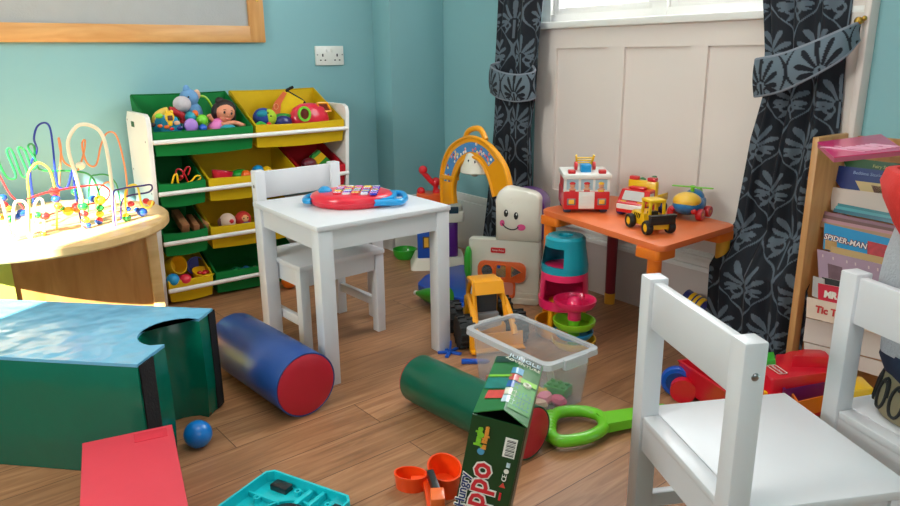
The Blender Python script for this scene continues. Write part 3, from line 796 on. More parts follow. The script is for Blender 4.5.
roll('foam_roll', 'blue soft roll with a red end lying by the white table leg', (.711, 1.605, .09), (.672, 2.02, .09), .088, VBL, VR)
roll('foam_roll', 'dark green soft roll with a red end, lying behind the green game box', (1.038, 1.088, .067), (.995, 1.500, .067), .066, VDG, VR)

# balls
def ball(label, px, py, r, m, z=0):
    c = at(px, py, z=r)
    t = MB(); t.sph((0, 0, 0), r, 28); o = t.done('ball', m); o.location = (c.x, c.y, z+r); tag(o, label, 'ball'); return o
ball('bright blue plastic ball on the floor in front of the green arch block', 198, 434, .034, plastic('ball_blue', (10, 120, 206)))
ball('small orange ball on the floor behind the white chair', 289, 281, .031, plastic('ball_orange', (246, 120, 16)))

# ------------------------------------------------------------------ green game box standing tilted
rz_, ry_ = R(-50.03), R(9.85)
BO = V((.638, .805, .371)); Rb = Matrix.Rotation(rz_, 4, 'Z') @ Matrix.Rotation(ry_, 4, 'Y')
bw, bl, bh = .090, .230, .357
bx_ = thing('game_box', 'tilted green cardboard game box with jungle pictures standing open-flapped on the floor', 'box')
bx_.matrix_world = Matrix.Translation(BO) @ Rb
CARD = mat('dark_green_card', (16, 62, 30), .35, .08, scale=30); CEDGE = mat('card_edge', (196, 186, 160), .7); CIN = mat('box_inside_card', (18, 20, 16), .8)
CSID = mat('card_side', (96, 82, 62), .5, .2, scale=20)
mb = MB()
t_ = .003
mb.bx(0, bw, 0, t_, -bh, 0); mb.bx(0, bw, bl-t_, bl, -bh, 0); mb.bx(0, t_, t_, bl-t_, -bh, 0); mb.bx(0, bw, 0, bl, -bh, -bh+t_)
mb.done('carton', CARD, bx_)
mb = MB(); mb.bx(bw-t_, bw, 0, bl, -bh, 0); mb.done('side_panel', CSID, bx_)
mb = MB(); mb.bx(t_, bw-t_, t_, bl-t_, -.03, -.028); mb.done('inner_flap', CIN, bx_)
# top flap in two folds with a ridge
zr = .016
flapg = mat('lid_green', (38, 112, 50), .3, .25, scale=22, coat=.3)
def sheet3(mb, A, th=.0015):
    A = [V(p) for p in A]; nn = (A[1]-A[0]).cross(A[2]-A[0]).normalized()*th
    return mb.loft([p-nn for p in A], A)
xr = bw*.52
mb = MB(); sheet3(mb, [(0, .004, .001), (xr, .012, zr), (xr, bl, zr*.8), (0, bl, .001)]); sheet3(mb, [(xr, .012, zr), (bw, -.004, .004), (bw, bl, .003), (xr, bl, zr*.8)])
lid = mb.done('lid_flap', flapg, bx_, ang=20)
def on(lid_, s, t):
    """point on the folded lid, s across 0..1, t along 0..1"""
    y = .012+(bl-.012)*t
    if s < .52: x = s/.52*xr; z = .001+(zr*(1-.2*t)-.001)*s/.52
    else: x = xr+(s-.52)/.48*(bw-xr); z = zr*(1-.2*t)+(.004-zr*(1-.2*t))*(s-.52)/.48
    return V((x, y, z+.0012))
def patch(name, m, s0, s1, t0, t1, sk=0, par=None):
    mb = MB(); n = 6; g = []
    for i in range(n+1):
        t = t0+(t1-t0)*i/n; row = []
        for j in range(n+1):
            s = s0+(s1-s0)*j/n + sk*(t-t0); row.append(on(0, min(1, max(0, s)), t))
        g.append(row)
    mb.sheet(g); return mb.done(name, m, bx_)
PICS = {k: mat('print_'+k, c, .28, .4, scale=60, coat=.3) for k, c in dict(sky=(70, 150, 190), lime=(130, 200, 50), teal=(30, 120, 110), coral=(206, 70, 60), cream=(226, 220, 200), pale=(190, 210, 220), leaf=(60, 150, 60), dark=(20, 54, 40), fish=(40, 90, 170)).items()}
patch('picture_panel', PICS['dark'], .02, .98, .86, .99)
patch('picture_panel', PICS['teal'], .02, .47, .35, .55); patch('picture_panel', PICS['lime'], .02, .46, .57, .61)
patch('picture_panel', PICS['coral'], .10, .42, .18, .32, .1); patch('picture_panel', PICS['leaf'], .56, .98, .05, .48); patch('picture_panel', PICS['lime'], .6, .98, .52, .6)
patch('picture_panel', PICS['teal'], .64, .95, .1, .38)
for k, (a, c_) in enumerate(((.12, 'pale'), (.25, 'cream'), (.38, 'fish'), (.51, 'coral'), (.64, 'sky'))):
    patch('picture_card', PICS[c_], .42, .66, a, a+.115)
mb = MB(); mb.tube([on(0, .80+.06*math.cos(q), .50+.025*math.sin(q))+V((0, 0, .001)) for q in [k*PI/8 for k in range(16)]], .003, 6, closed=True); mb.done('picture_leaf', PICS['cream'], bx_)
Xd, Yd = V((1, 0, 0)), V((0, 1, 0))
text('JUNGLE', .018, PICS['pale'], bx_, frame(on(0, .62, .90)+V((0, 0, .002)), (on(0, .8, .9)-on(0, .6, .9)), Yd))
text('ADVENTURE', .012, PICS['cream'], bx_, frame(on(0, .6, .82)+V((0, 0, .002)), (on(0, .8, .82)-on(0, .6, .82)), Yd))
# writing on the tall front (the narrow front face is y = 0, reading upwards)
F = lambda x, z: V((x, -.0012, z))
LW = mat('print_white', (236, 234, 226), .4, 0); LR = mat('print_red', (206, 40, 52), .35, .05)
text('Hippo', .056, LW, bx_, frame(F(.030, -.150), (0, 0, 1), (-1, 0, 0)), 'title', bold=.0035)
text('Hippo', .056, LR, bx_, frame(F(.030, -.150)+V((0, -.0008, 0)), (0, 0, 1), (-1, 0, 0)), 'title', bold=.001)
text('Very Hungry', .022, LW, bx_, frame(F(.0075, -.165)+V((0, -.0008, 0)), (0, 0, 1), (-1, 0, 0)), 'title', bold=.0016)
text('Very Hungry', .022, mat('print_navy', (30, 50, 110), .4, 0), bx_, frame(F(.0075, -.165)+V((0, -.0016, 0)), (0, 0, 1), (-1, 0, 0)), 'title', bold=.0003)
mb = MB(); mb.bx(.060, .080, -.0015, 0, -.060, -.025); bc = mb.done('barcode', LW, bx_)
for k in range(11):
    mb = MB(); z = -.057+.0028*k; mb.bx(.0635, .078, -.0019, -.001, z, z+(.0008 if k % 3 else .0016)); mb.done('bar', INK, bc)
text('Jungle', .014, mat('print_lime', (170, 200, 60), .4), bx_, frame(F(.017, -.036), (0, 0, 1), (-1, 0, 0)), 'logo', bold=.001)
text('in Rhyme', .011, mat('print_orange', (230, 150, 60), .4), bx_, frame(F(.028, -.036), (0, 0, 1), (-1, 0, 0)), 'logo', bold=.0008)
mb = MB(); mb.prism(circle(.006, 14), 0, .0012, Matrix.Translation((.025, -.0005, -.062)) @ Matrix.Rotation(PI/2, 4, 'X')); mb.done('logo_dot', PICS['sky'], bx_)
text('CE', .011, LW, bx_, frame(F(.071, -.099), (0, 0, 1), (-1, 0, 0)), 'mark')
mb = MB(); mb.prism(circle(.0042, 14), 0, .0012, Matrix.Translation((.072, -.0005, -.086)) @ Matrix.Rotation(PI/2, 4, 'X')); mb.done('mark', LW, bx_)
mb = MB(); mb.prism([(-.005, -.004), (.005, -.004), (0, .005)], 0, .0012, Matrix.Translation((.0705, -.0005, -.113)) @ Matrix.Rotation(PI/2, 4, 'X')); mb.done('mark', PICS['coral'], bx_)
mb = MB(); mb.bx(.070, .076, -.0015, 0, -.078, -.070); mb.done('mark', PICS['pale'], bx_)
mb = MB(); mb.bx(.068, .072, -.0015, 0, -.143, -.128, .0006); mb.done('mark', LR, bx_)

# ------------------------------------------------------------------ lime green toy spade
zs = .026
sp = wthing('toy_spade', 'lime green plastic toy spade with a ring handle on the floor by the clear tub', 'toy spade', at(600, 420, z=0))
LSP = plastic('spade_lime', (112, 200, 40))
pts = [at(*p, z=zs) for p in ((550, 424), (552, 436), (562, 441), (585, 438), (600, 431), (604, 424), (598, 415), (580, 411), (558, 413))]
mb = MB(); mb.tube(smooth(pts, 6, True), .0155, 14, closed=True); mb.done('handle', LSP, sp)
mb = MB()
P = smooth(pts, 6, True)
for k in range(7):
    s = at(550.5-.2*k, 416+3.2*k, z=zs); mb.sph(s, (.017, .017, .0175), 10)
grip = mb.done('grip_ribs', LSP, sp)
a, b = at(602, 423, z=zs), at(668, 411, z=zs)
mb = MB(); d = (b-a).normalized(); q = V((-d.y, d.x, 0))
mb.loft([a+q*.030+V((0, 0, -.012)), a-q*.030+V((0, 0, -.012)), a-q*.030+V((0, 0, .014)), a+q*.030+V((0, 0, .014))], [b+q*.024+V((0, 0, -.012)), b-q*.024+V((0, 0, -.012)), b-q*.024+V((0, 0, .010)), b+q*.024+V((0, 0, .010))])
mb.done('shaft', LSP, sp)
mb = MB(); e = b+d*.10; mb.loft([b+q*.06+V((0, 0, -.02)), b-q*.06+V((0, 0, -.02)), b-q*.06+V((0, 0, -.012)), b+q*.06+V((0, 0, -.012))], [e+q*.045+V((0, 0, -.024)), e-q*.045+V((0, 0, -.024)), e-q*.045+V((0, 0, -.018)), e+q*.045+V((0, 0, -.018))]); mb.done('blade', LSP, sp)

# ------------------------------------------------------------------ orange toy pieces
oh = wthing('orange_toy_boat', 'orange plastic toy shell with a black inner clip lying open on the floor', 'toy', at(432, 488, z=0))
OR2 = plastic('vivid_orange', (248, 78, 20))
def openring(mb, pts, z0, z1, th, flare=1.0):
    P = [V((p[0], p[1], 0)) for p in pts]; n = len(P); c = sum(P, V())/n
    rows = []
    for s_, z in ((1, z0), (flare, z1), (flare*(1-th), z1), (1-th*1.2, z0+.004)):
        rows.append([mb.bm.verts.new((c+(p-c)*s_)+V((0, 0, z))) for p in P])
    for A, B in zip(rows, rows[1:]):
        for k in range(n): mb.bm.faces.new((A[k], A[(k+1) % n], B[(k+1) % n], B[k]))
    mb.bm.faces.new(rows[0][::-1]); mb.bm.faces.new(rows[-1])
c = at(441, 486, z=0); c2 = at(411, 487, z=0)
def el(cx, cy, a, b, rot, n=28): return [(cx+a*math.cos(t)*math.cos(rot)-b*math.sin(t)*math.sin(rot), cy+a*math.cos(t)*math.sin(rot)+b*math.sin(t)*math.cos(rot)) for t in [2*PI*k/n for k in range(n)]]
mb = MB(); openring(mb, el(c.x+.006, c.y-.006, .034, .052, R(-25)), .0, .05, .09, 1.12); mb.done('large_shell', OR2, oh)
mb = MB(); openring(mb, el(c2.x, c2.y, .024, .034, R(40)), .0, .036, .1, 1.12); mb.done('small_shell', OR2, oh)
e0, e1 = at(430, 473, z=.05), at(437, 492, z=.05)
mb = MB(); mb.bar(e0, e1, .016, .02, .003); mb.done('inner_clip', BLK, oh)
e2 = at(438, 506, z=.045)
mb = MB(); mb.bar(e1.lerp(e2, .1), e2, .030, .034, .004); mb.done('buckle', plastic('pale_orange', (250, 116, 52)), oh)
e3 = at(420, 498, z=.03)
mb = MB(); mb.bar((c2+c)/2+V((0, 0, .014)), c2+V((0, 0, .014)), .018, .02, .003); mb.bar((e1+e2)/2+V((-.02, -.01, -.03)), (c2+c)/2+V((0, 0, .016)), .016, .02, .003); mb.done('hinge', OR2, oh)

# ------------------------------------------------------------------ turquoise tray toy, upside down
T0, T1, T2 = at(270, 468, z=.035), at(354, 497, z=.035), at(213, 507, z=.035)
ty = wthing('battery_tray', 'turquoise plastic toy base lying upside down at the bottom edge', 'toy', (T0+T1)/2-V((0, 0, .035)))
ex = (T1-T0).normalized(); w1 = (T1-T0).length; ey = V((ex.y, -ex.x, 0))
Mt = Matrix(((ex.x, ey.x, 0, T0.x), (ex.y, ey.y, 0, T0.y), (0, 0, 1, 0), (0, 0, 0, 1)))
l1 = .21
def oct_(d, ch=.014): return [(ch+d*.6, d), (w1-ch-d*.6, d), (w1-d, ch+d*.6), (w1-d, l1-d), (d, l1-d), (d, ch+d*.6)]
mb = MB(); ring_prism(mb, oct_(0), oct_(.005), 0, .035, Mt); mb.done('rim', TURQ, ty)
mb = MB(); mb.prism(oct_(.003), .0, .010, Mt); mb.done('floor_plate', TURQ, ty)
mb = MB(); ring_prism(mb, circle(.062, 36, w1*.58, .105), circle(.057, 36, w1*.58, .105), .008, .020, Mt); mb.done('round_wall', TURQ, ty)
mb = MB()
mb.bx(w1*.52, w1*.57, .01, .09, .009, .026, .002, Mt); mb.bx(w1*.66, w1*.70, .006, .06, .009, .028, .002, Mt); mb.bx(.006, .09, .07, .076, .009, .022, .001, Mt); mb.done('ribs', TURQ, ty)
mb = MB(); mb.bx(.03, .075, .01, .036, .009, .024, .003, Mt); mb.done('speaker_box', BLK, ty)
mb = MB(); mb.bx(w1-.035, w1-.012, .02, .05, .009, .022, .002, Mt); mb.done('switch_box', BLK, ty)
mb = MB(); mb.lathe([(.001, 0), (.044, 0), (.044, .014), (.038, .018), (.001, .019)], (w1*.58, .105, .009), 28, M=Mt); mb.done('motor_cover', BLK, ty)
for px, py in ((w1*.42, .022), (w1*.8, .03), (.035, .08)):
    mb = MB(); mb.lathe([(.008, 0), (.008, .012), (.004, .012), (.004, 0)], (px, py, .009), 14, M=Mt); mb.done('screw_post', TURQ, ty)

# ------------------------------------------------------------------ clear tub of bricks
cm = bpy.data.materials.new('clear_polypropylene'); cm.use_nodes = True
nt = cm.node_tree; nt.nodes.clear(); N = nt.nodes.new; L = nt.links.new
o_ = N('ShaderNodeOutputMaterial'); tr = N('ShaderNodeBsdfTransparent'); df = N('ShaderNodeBsdfPrincipled'); mx = N('ShaderNodeMixShader')
tr.inputs[0].default_value = (.93, .94, .95, 1); df.inputs['Base Color'].default_value = (.78, .80, .83, 1); df.inputs['Roughness'].default_value = .22
no = N('ShaderNodeTexNoise'); no.inputs['Scale'].default_value = 6; mr = N('ShaderNodeMapRange'); mr.inputs['To Min'].default_value = .15; mr.inputs['To Max'].default_value = .2
L(no.outputs['Fac'], mr.inputs['Value']); L(mr.outputs[0], mx.inputs[0]); L(tr.outputs[0], mx.inputs[1]); L(df.outputs[0], mx.inputs[2]); L(mx.outputs[0], o_.inputs[0])
cm2 = cm.copy(); cm2.name = 'frosted_rim'; [setattr(n.inputs['To Min'], 'default_value', .42) or setattr(n.inputs['To Max'], 'default_value', .5) for n in cm2.node_tree.nodes if n.type == 'MAP_RANGE']
bc_ = V((1.277, 1.352, 0)); hx, hy, hz = .088, .160, .163; kx, ky = .076, .143
tub = wthing('storage_tub', 'clear plastic storage tub with a few bricks inside on the floor', 'tub', bc_)
def tubring(w, h, r, z): return [V((bc_.x+x, bc_.y+y, z)) for x, y in rrect(2*w, 2*h, r, 5)]
mb = MB(); prof = [(kx, ky, 0.001), (hx, hy, hz), (hx-.002, hy-.002, hz), (kx-.002, ky-.002, .004)]
rv = [[mb.bm.verts.new(p) for p in tubring(w, h, .018, z)] for w, h, z in prof]; n = len(rv[0])
for A, B in zip(rv, rv[1:]):
    for k in range(n): mb.bm.faces.new((A[k], A[(k+1) % n], B[(k+1) % n], B[k]))
mb.bm.faces.new(rv[0][::-1]); mb.bm.faces.new(rv[-1]); mb.done('tub_wall', cm, tub)
mb = MB(); prof = [(hx-.001, hy-.001, hz-.006), (hx+.011, hy+.011, hz-.006), (hx+.012, hy+.012, hz-.016), (hx+.014, hy+.014, hz-.016), (hx+.013, hy+.013, hz), (hx-.001, hy-.001, hz+.002)]
rv = [[mb.bm.verts.new(p) for p in tubring(w, h, .024, z)] for w, h, z in prof]
for A, B in zip(rv, rv[1:]+rv[:1]):
    for k in range(n): mb.bm.faces.new((A[k], A[(k+1) % n], B[(k+1) % n], B[k]))
mb.done('rim', cm2, tub)
for sy in (-1, 1):
    mb = MB(); y = bc_.y+sy*(hy+.012); mb.bx(bc_.x-.042, bc_.x+.042, y-.004*sy, y+.008*sy, hz-.026, hz+.003, .002); mb.done('clip_handle', cm2, tub)
# bricks and bits in the tub: (x, y, rz, kind, material, label)
def brick(nm, label, cat, x, y, z, rz, w, d, h, m, studs=(0, 0), group=None, tilt=0):
    o = thing(nm, label, cat, (x, y, z), 0, group, (tilt, 0, rz))
    mb = MB(); mb.bx(-w/2, w/2, -d/2, d/2, 0, h, .002); mb.done('body', m, o)
    for i in range(studs[0]):
        for j in range(studs[1]):
            mb = MB(); px = (i+.5)/studs[0]*w-w/2; py = (j+.5)/studs[1]*d-d/2; mb.cyl((px, py, h-.001), (px, py, h+.005), min(w/studs[0], d/studs[1])*.3, seg=14); mb.done('stud', m, o)
    return o
brick('toy_brick', 'dark green brick at the right end of the clear tub', 'brick', 1.316, 1.275, .006, .3, .05, .066, .03, GRN, (2, 3), 'bricks in the clear tub')
brick('toy_brick', 'yellow stick brick leaning in the clear tub', 'brick', 1.280, 1.300, .006, .9, .018, .085, .018, YEL, (1, 4), 'bricks in the clear tub')
brick('toy_brick', 'blue brick in the far corner of the clear tub', 'brick', 1.248, 1.35, .006, .2, .032, .05, .03, BLU, (2, 2), 'bricks in the clear tub')
brick('toy_brick', 'orange flat brick at the back of the clear tub', 'brick', 1.25, 1.44, .006, 0, .07, .06, .014, ORA, (2, 2), 'bricks in the clear tub')
def blob(nm, label, cat, x, y, z, m, r, seed):
    rn = random.Random(seed); mb = MB()
    mb.lathe([(.001, 0), (r*.8, r*.06), (r, r*.5), (r*.75, r*.95), (.001, r*1.05)], (0, 0, 0), 18, wob=lambda a, zz: .16*math.sin(2*a+seed)+.08*math.sin(5*a))
    o = mb.done(nm, m); o.location = (x, y, z); tag(o, label, cat); return o
blob('dough_lump', 'pink lump of play dough in the clear tub', 'play dough', 1.252, 1.262, .006, plastic('dough_pink', (240, 120, 150), .6), .026, 1)
blob('dough_lump', 'pale peach lump of play dough at the front of the clear tub', 'play dough', 1.218, 1.25, .006, plastic('dough_peach', (236, 190, 160), .6), .022, 3)
blob('dough_lump', 'hot pink lump of play dough beside the green brick', 'play dough', 1.276, 1.232, .006, plastic('dough_hot', (236, 80, 130), .6), .022, 5)
cardm = mat('pale_card', (214, 204, 186), .7)
for k, (x, y, rz, lab) in enumerate(((1.305, 1.365, .5, 'pale card standing in the clear tub, the left of two'), (1.330, 1.318, .9, 'pale card standing in the clear tub, the right of two'))):
    mb = MB(); mb.prism(rrect(.045, .06, .004, 3), -.001, .001); o = mb.done('card', cardm); o.location = (x, y, .037); o.rotation_euler = (R(80), 0, rz+.4); tag(o, lab, 'card')

# ------------------------------------------------------------------ small blue stand on the floor
bs = wthing('blue_toy_stand', 'small blue plastic toy stand with splayed feet behind the green roll', 'toy', at(449, 352, z=0))
q = at(450, 352, z=.004)
mb = MB()
for a in (.3, 1.5, 2.6, 3.8, 5.2): mb.bar(q, q+V((math.cos(a)*.04, math.sin(a)*.04, 0)), .012, .008, .002)
mb.done('foot', BLU, bs)
mb = MB(); mb.cyl((q.x, q.y, .004), (q.x+.004, q.y, .042), .0045, .003, 12); mb.done('peg', BLU, bs)
b2 = wthing('blue_toy_clip', 'flat blue plastic piece lying between the green roll and the clear tub', 'toy', at(473, 361, z=0))
q = at(473, 361, z=.006); mb = MB(); mb.bar(q+V((-.03, .02, 0)), q+V((.03, -.025, 0)), .022, .010, .002); mb.sph(q+V((.03, -.025, 0)), (.013, .013, .006), 12); mb.done('plate', BLU, b2)

# ------------------------------------------------------------------ toy vehicles (local: x forward, y left)
def wheel(t, x, y, r, w, tyre, hub, name='wheel', side=1):
    mb = MB(); mb.lathe([(r*.62, -w/2), (r*.9, -w/2), (r, -w*.3), (r, w*.3), (r*.9, w/2), (r*.62, w/2), (r*.6, w*.35), (r*.6, -w*.35)], seg=24, M=Matrix.Translation((x, y, r)) @ Matrix.Rotation(PI/2, 4, 'X'))
    o = mb.done(name, tyre, t)
    mb = MB(); mb.lathe([(.001, -w*.4), (r*.6, -w*.38), (r*.6, w*.38), (r*.3, w*.5), (.001, w*.5)], seg=20, M=Matrix.Translation((x, y, r)) @ Matrix.Rotation(PI/2 if side < 0 else -PI/2, 4, 'X'))
    mb.done('hub', hub, o)
    return o
def head_dir(p0, p1):
    d = V(p1)-V(p0); return math.atan2(d.y, d.x)
GLASS = mat('toy_windscreen', (176, 206, 220), .12, .05, coat=.5); SILV = plastic('silver_plastic', (206, 206, 204), .3); TAILOR = plastic('headlight_amber', (250, 190, 60))

# fire engine, heading to the camera
f0, f1 = at(563, 214, z=OZ), at(609, 214, z=OZ)
hd = math.atan2((f0-f1).y, (f0-f1).x)-PI/2 + PI      # left-to-right front edge, heading is perpendicular
fd = V(((f1-f0).y, -(f1-f0).x, 0)).normalized(); hd = math.atan2(fd.y, fd.x)
if fd.dot(V((0, 0, 0))-f0) < 0: fd = -fd; hd = math.atan2(fd.y, fd.x)
fwid = (f1-f0).length
ft = thing('toy_fire_engine', 'boxy red and white toy fire engine with a yellow ladder on the orange table', 'toy vehicle', ((f0+f1)/2-fd*.075), hd)
w = fwid/2
FR = plastic('fire_red', (214, 34, 40))
mb = MB(); mb.bx(-.085, .074, -w, w, .014, .076, .005); mb.done('body', FR, ft)
mb = MB(); mb.bx(-.085, .066, -w+.002, w-.002, .074, .078); mb.bx(-.085, .05, -w+.004, w-.004, .07, .118); mb.done('cab_back', FR, ft)
mb = MB(); mb.bx(-.088, .078, -w-.003, w+.003, .116, .134, .005); mb.done('roof', WPL, ft)
for k, y in enumerate((-w*.62, 0, w*.62)):
    mb = MB(); mb.bx(.05, .068, y-w*.29, y+w*.29, .078, .117, .001); wn = mb.done('windscreen', GLASS, ft)
    mb = MB(); mb.sph((.0685, y, .094), (.004, .009, .009), 12); mb.sph((.0685, y, .080), (.004, .013, .007), 12); mb.done('crew_face', SKIN, wn)
    mb = MB(); mb.sph((.0695, y, .102), (.004, .010, .005), 12); mb.sph((.070, y, .077), (.003, .012, .005), 10); mb.done('crew_helmet', (FR, INK, YEL)[k] if k != 1 else FR, wn)
mb = MB()
for y in (-w*.93, -w*.31, w*.31, w*.93): mb.bx(.05, .071, y-.004, y+.004, .076, .117)
mb.bx(.05, .071, -w, w, .074, .080); mb.done('window_posts', WPL, ft)
mb = MB(); mb.bx(.07, .0765, -w*.34, w*.34, .018, .074, .001)
for z in (.028, .038, .048, .058): mb.bx(.076, .078, -w*.32, w*.32, z, z+.004)
mb.done('radiator', WPL, ft)
for y in (-w*.66, w*.66):
    mb = MB(); mb.bx(.072, .0765, y-.014, y+.014, .030, .052, .001); hl = mb.done('headlamp', GREY, ft)
    mb = MB(); mb.bx(.0755, .0785, y-.009, y+.009, .034, .049, .001); mb.done('lens', TAILOR, hl)
    mb = MB(); mb.bx(.045, .07, y-.012, y+.012, .133, .146, .003); mb.done('beacon', FR, ft)
mb = MB(); mb.bx(.0, .04, -.017, .017, .133, .160, .003); mb.done('ladder_mount', SKY, ft)
for y in (-w*.46, w*.46):
    mb = MB(); mb.cyl((.0, y, .150), (.0, y*.72, .150), .014, seg=16); mb.done('ladder_pivot', FR, ft)
mb = MB()
for y in (-.024, .024): mb.bar((-.02, y, .152), (.0, y*1.25, .186), .006, .008, .001)
for z in (.158, .167, .176): mb.cyl((-.02+(z-.152)*.6, -.026, z), (-.02+(z-.152)*.6, .026, z), .0025, seg=8)
mb.done('ladder', YEL, ft)
for x in (-.06, .045):
    for sy in (-1, 1): wheel(ft, x, sy*(w-.016), .018, .024, plastic('blue_grey_tyre', (48, 82, 112), .5), GREY, side=sy)

# red recovery truck
t0, t1 = at(617, 213, z=OZ), at(642, 215, z=OZ)
fd = V((-.985, -.17, 0)); hd = math.atan2(fd.y, fd.x)
tt = thing('toy_tow_truck', 'red and yellow toy recovery truck with a green crane on the orange table', 'toy vehicle', at(640, 214, z=OZ), hd); tt.scale = (1.05, 1.08, 1.0)
mb = MB(); mb.prism([(.065, .014), (.07, .03), (.066, .046), (.052, .052), (.038, .086), (.0, .088), (.0, .014)], -.047, .047, Matrix.Rotation(PI/2, 4, 'X'), bev=.004); mb.done('cab', FR, tt)
mb = MB(); mb.loft([V((.0525, -.036, .053)), V((.0525, .036, .053)), V((.0405, .032, .082)), V((.0405, -.032, .082))], [V((.0545, -.036, .054)), V((.0545, .036, .054)), V((.0425, .032, .083)), V((.0425, -.032, .083))]); mb.done('windscreen', SILV, tt)
mb = MB(); mb.bx(.062, .0715, -.044, .044, .026, .042, .002); mb.done('grille', WPL, tt)
for sy in (-1, 1):
    mb = MB(); mb.bx(.012, .034, sy*.0475-.001, sy*.0475+.001, .055, .078, .0008); mb.done('side_window', SILV, tt)
    mb = MB(); mb.bx(.01, .055, sy*.0478-.001, sy*.0478+.001, .040, .050, .0008); mb.done('flame_stripe', YEL, tt)
    mb = MB(); mb.bx(.0535, .060, sy*.028-.009, sy*.028+.009, .046, .0515, .001); mb.done('bonnet_stripe', TAILOR, tt)
mb = MB(); mb.bx(.01, .032, -.026, .026, .086, .096, .004); mb.done('roof_lamp', FR, tt)
mb = MB(); mb.bx(-.02, .0, -.047, .047, .03, .112, .004); mb.bx(-.085, -.018, -.044, .044, .024, .044, .003); mb.done('rear_body', YEL, tt)
for sy in (-1, 1):
    mb = MB(); mb.bx(-.018, .0, sy*.03-.014, sy*.03+.014, .111, .124, .003); mb.done('beacon', FR, tt)
    mb = MB(); mb.bx(-.085, -.02, sy*.044-.003, sy*.044+.003, .042, .066, .002); mb.done('side_board', YEL, tt)
mb = MB(); mb.cyl((-.04, -.012, .05), (-.04, .012, .05), .018, seg=16); mb.bar((-.04, 0, .05), (-.055, 0, .10), .018, .02, .003); mb.bar((-.055, 0, .10), (-.085, 0, .112), .014, .014, .003); mb.sph((-.04, -.03, .075), (.012, .014, .024), 12); mb.sph((-.05, -.024, .1), (.012, .012, .014), 12); mb.done('crane', plastic('crane_green', (20, 110, 50)), tt)
for x in (-.058, .04):
    for sy in (-1, 1): wheel(tt, x, sy*.042, .019, .02, plastic('navy_tyre', (28, 44, 120), .45), NAVY, side=sy)

# yellow roller digger at the table's edge
w1, w2, w3 = at(631, 228, z=OZ), at(648, 236, z=OZ), at(668, 232, z=OZ)
fd = (w2-w1).normalized(); hd = math.atan2(fd.y, fd.x)
dg = thing('toy_digger', 'small yellow toy digger with a black blade at the near edge of the orange table', 'toy vehicle', (w1+w2)/2+(w3-w2)*.5, hd)
hw = (w3-w2).length/2; hl = (w2-w1).length/2
mb = MB(); mb.prism([(-hl-.018, .020), (-hl-.018, .044), (-hl-.006, .054), (.012, .054), (.012, .030), (hl+.012, .030), (hl+.012, .016), (-hl, .014)], -hw*.62, hw*.62, Matrix.Rotation(PI/2, 4, 'X'), bev=.003); mb.done('body', YEL, dg)
for sy in (-1, 1):
    for k in range(4):
        mb = MB(); x = -hl+.004+.010*k; mb.bar((x, sy*(hw*.62+.0006), .034), (x+.006, sy*(hw*.62+.0006), .049), .0045, .001); mb.done('stripe', INK, dg)
mb = MB()
for sx in (-.006, .036):
    for sy in (-1, 1): mb.bar((sx, sy*hw*.55, .05), (sx, sy*hw*.5, .094), .008, .008, .001)
mb.bx(-.013, .042, -hw*.62, hw*.62, .090, .100, .003); mb.done('cab_frame', YEL, dg)
mb = MB(); mb.bx(.004, .022, -hw*.35, hw*.35, .05, .062, .003); mb.done('seat', BLK, dg)
mb = MB(); mb.bx(hl+.010, hl+.024, -hw*.98, hw*.98, .032, .060, .004); mb.bx(hl+.01, hl+.028, -hw*1.0, hw*1.0, .055, .062, .002); mb.done('blade', BLK, dg)
mb = MB(); mb.bx(-.010, .012, hw*.6, hw*1.0, .010, .03, .003); mb.done('step', YEL, dg)
for x in (-hl, hl):
    for sy in (-1, 1): wheel(dg, x, sy*(hw*.86), .0215, .018, RUB, YEL, side=sy)

# little blue helicopter car
h1, h2 = at(690, 219, z=OZ), at(702, 214, z=OZ)
fd = (h1-h2).normalized(); fd = V((-.97, -.22, 0)); hd = math.atan2(fd.y, fd.x)
hp = thing('toy_helicopter', 'round blue toy helicopter with red wheels and yellow windscreen on the orange table', 'toy vehicle', at(689, 217, z=OZ), hd); hp.scale = (1.04, 1.04, .92)
HB_ = plastic('heli_blue', (30, 124, 190))
mb = MB(); mb.sph((.012, 0, .048), (.058, .046, .036), 24); mb.bx(-.05, .02, -.036, .036, .02, .07, .012); mb.sph((-.03, 0, .068), (.032, .03, .028), 18); mb.done('body', HB_, hp)
mb = MB(); mb.sph((.026, 0, .062), (.042, .0425, .032), 24); mb.done('windscreen', plastic('heli_amber', (250, 196, 60)), hp)
for sy in (-1, 1):
    mb = MB(); mb.sph((.052, sy*.034, .034), .009, 12); mb.done('lamp', FR, hp)
mb = MB(); mb.cyl((-.01, 0, .09), (-.01, 0, .106), .006, seg=12); mb.sph((-.01, 0, .107), (.010, .010, .005), 12); mb.done('rotor_hub', LIME, hp)
for a in (R(100), R(280)):
    mb = MB(); mb.bar((-.01, 0, .106), (-.01+.062*math.cos(a), .062*math.sin(a), .106), .011, .004, .001); mb.done('rotor_blade', LIME, hp)
mb = MB(); mb.lathe([(.010, -.005), (.020, -.005), (.020, .005), (.010, .005)], seg=20, M=Matrix.Translation((-.062, 0, .075)) @ Matrix.Rotation(PI/2, 4, 'X'), hollow=True); mb.done('tail_ring', LIME, hp)
mb = MB(); mb.cyl((-.062, -.004, .075), (-.062, .004, .075), .011, seg=16); mb.done('tail_fan', FR, hp)
for x in (-.036, .026):
    for sy in (-1, 1): wheel(hp, x, sy*.044, .020, .018, FR, YEL, side=sy)

